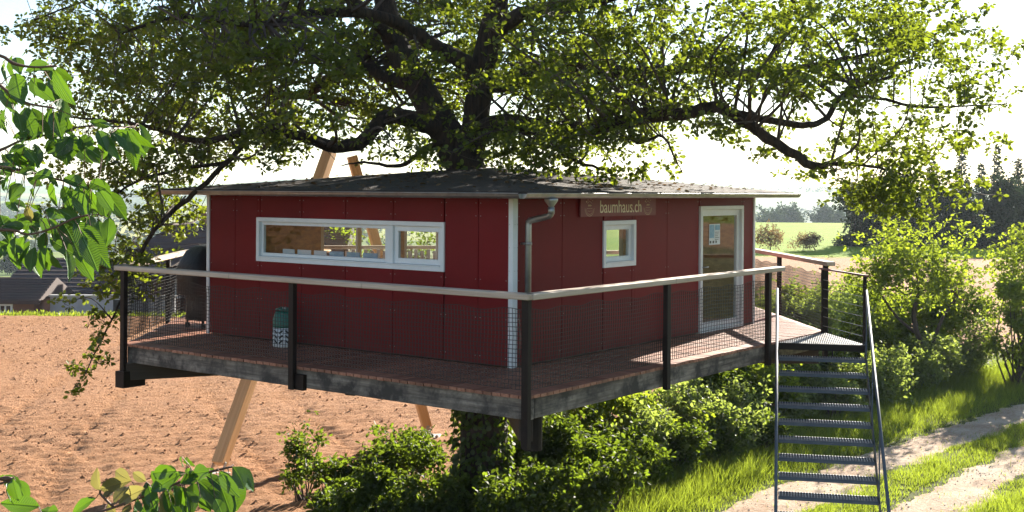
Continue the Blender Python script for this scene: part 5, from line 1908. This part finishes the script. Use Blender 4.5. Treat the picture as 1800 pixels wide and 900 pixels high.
BOT = [(690, 320, 640, 205, 1), (690, 310, 845, 265, 1), (900, 250, 785, 200, 1), (1005, 260, 920, 205, 1), (885, 295, 795, 350, 1), (780, 330, 720, 355, 1), (660, 375, 490, 460, 0), (1000, 310, 810, 370, 1), (1240, 210, 1065, 300, 0), (1060, 200, 1160, 190, 0), (1110, 220, 1020, 270, 0), (1020, 290, 1055, 420, 0), (1190, 280, 1270, 425, 0), (1250, 90, 1240, 150, 0), (1285, 90, 1310, 165, 0), (1310, 170, 1270, 232, 0), (1440, 190, 1320, 200, 0), (1350, 250, 1515, 385, 0), (1360, 230, 1300, 250, 0), (1420, 220, 1560, 300, 0), (1510, 190, 1600, 340, 0), (1580, 220, 1645, 440, 0), (1600, 160, 1695, 280, 0), (1520, 300, 1580, 460, 0), (1330, 270, 1330, 370, 0), (1130, 330, 1180, 450, 0), (1380, 370, 1430, 460, 0), (950, 380, 960, 470, 0), (1050, 430, 1000, 470, 0), (1250, 300, 1240, 400, 0), (1480, 380, 1530, 470, 0), (740, 420, 780, 470, 1), (50, 250, 30, 390, 0), (60, 230, 130, 300, 0), (90, 240, 110, 370, 0), (265, 430, 60, 410, 0), (100, 240, 20, 260, 0), (400, 460, 320, 455, 0), (1280, 330, 1350, 470, 0), (1100, 380, 1060, 480, 0), (900, 420, 850, 480, 1), (1180, 420, 1240, 500, 0)]
LV = [(a / 2.143, 80 + b / 2.143, c / 2.143, 80 + d / 2.143, 0, 3.33) for a, b, c, d in TOP] + [(a / 3.913, 780 + b / 3.913, c / 3.913, 780 + d / 3.913, y, 3.05) for a, b, c, d, y in BOT]
rl = random.Random(5)
ext = []
for L_ in LV + [q for q in LV if q[5] > 3.2]:
    if rl.random() < 0.62 and not L_[4]:
        j = rl.uniform(-12, 12)
        ext.append((L_[0] + j, L_[1] + rl.uniform(-8, 8), L_[2] + j + rl.uniform(-10, 10), L_[3] + rl.uniform(-6, 10), 0, L_[5] + rl.uniform(0.06, 0.16)))
pet = MB()
for (bx, by, tx, ty, yg, dp) in LV + ext:
    dp = dp + rl.uniform(-0.06, 0.06)
    b = W(bx, by, dp)
    t_ = W(tx, ty, dp + rl.uniform(-0.045, 0.03))
    ax = t_ - b
    Lf = ax.length * 1.22
    if Lf < 0.03:
        continue
    ax.normalize()
    nrm_ = Vector((rl.uniform(-0.7, 0.7), rl.uniform(-0.95, -0.25), rl.uniform(0.05, 0.8)))
    nrm_ = (nrm_ - ax * nrm_.dot(ax)).normalized()
    sd_ = nrm_.cross(ax)
    R = Matrix((ax, sd_, nrm_)).transposed().to_4x4()
    m_ = 'cherry_young_leaf' if (yg or rl.random() < 0.012) else 'cherry_leaf'
    wsc = rl.uniform(0.85, 1.15) * (1.25 if Lf < 0.07 else 1.0)
    o = link('leaf', leaf_meshes[m_][rl.randrange(9)], cherry)
    o.matrix_basis = Matrix.Translation(b - CH) @ R @ Matrix.Diagonal((Lf, Lf * wsc, Lf, 1))
    q = b - CH
    i = int(np.argmin(np.linalg.norm(bp[:, :3] - np.array(q), axis=1)))
    s = Vector(bp[i, :3])
    if (s - q).length < 0.16:
        pet.tube([s, (s + q) / 2 + Vector((0, 0, 0.006)), q], [0.0014, 0.0012, 0.0010], 4, False)
tag(pet.build('leaf_stalks', 'cherry_bark', cherry), kind='stuff')

# ------------------------------------------------------------------ haze
hz = MB().box(-2950, 2950, -400, 3250, -60, 62).build('haze', 'haze_air')
tag(hz, 'thin bright summer haze in the air', 'haze', kind='stuff')
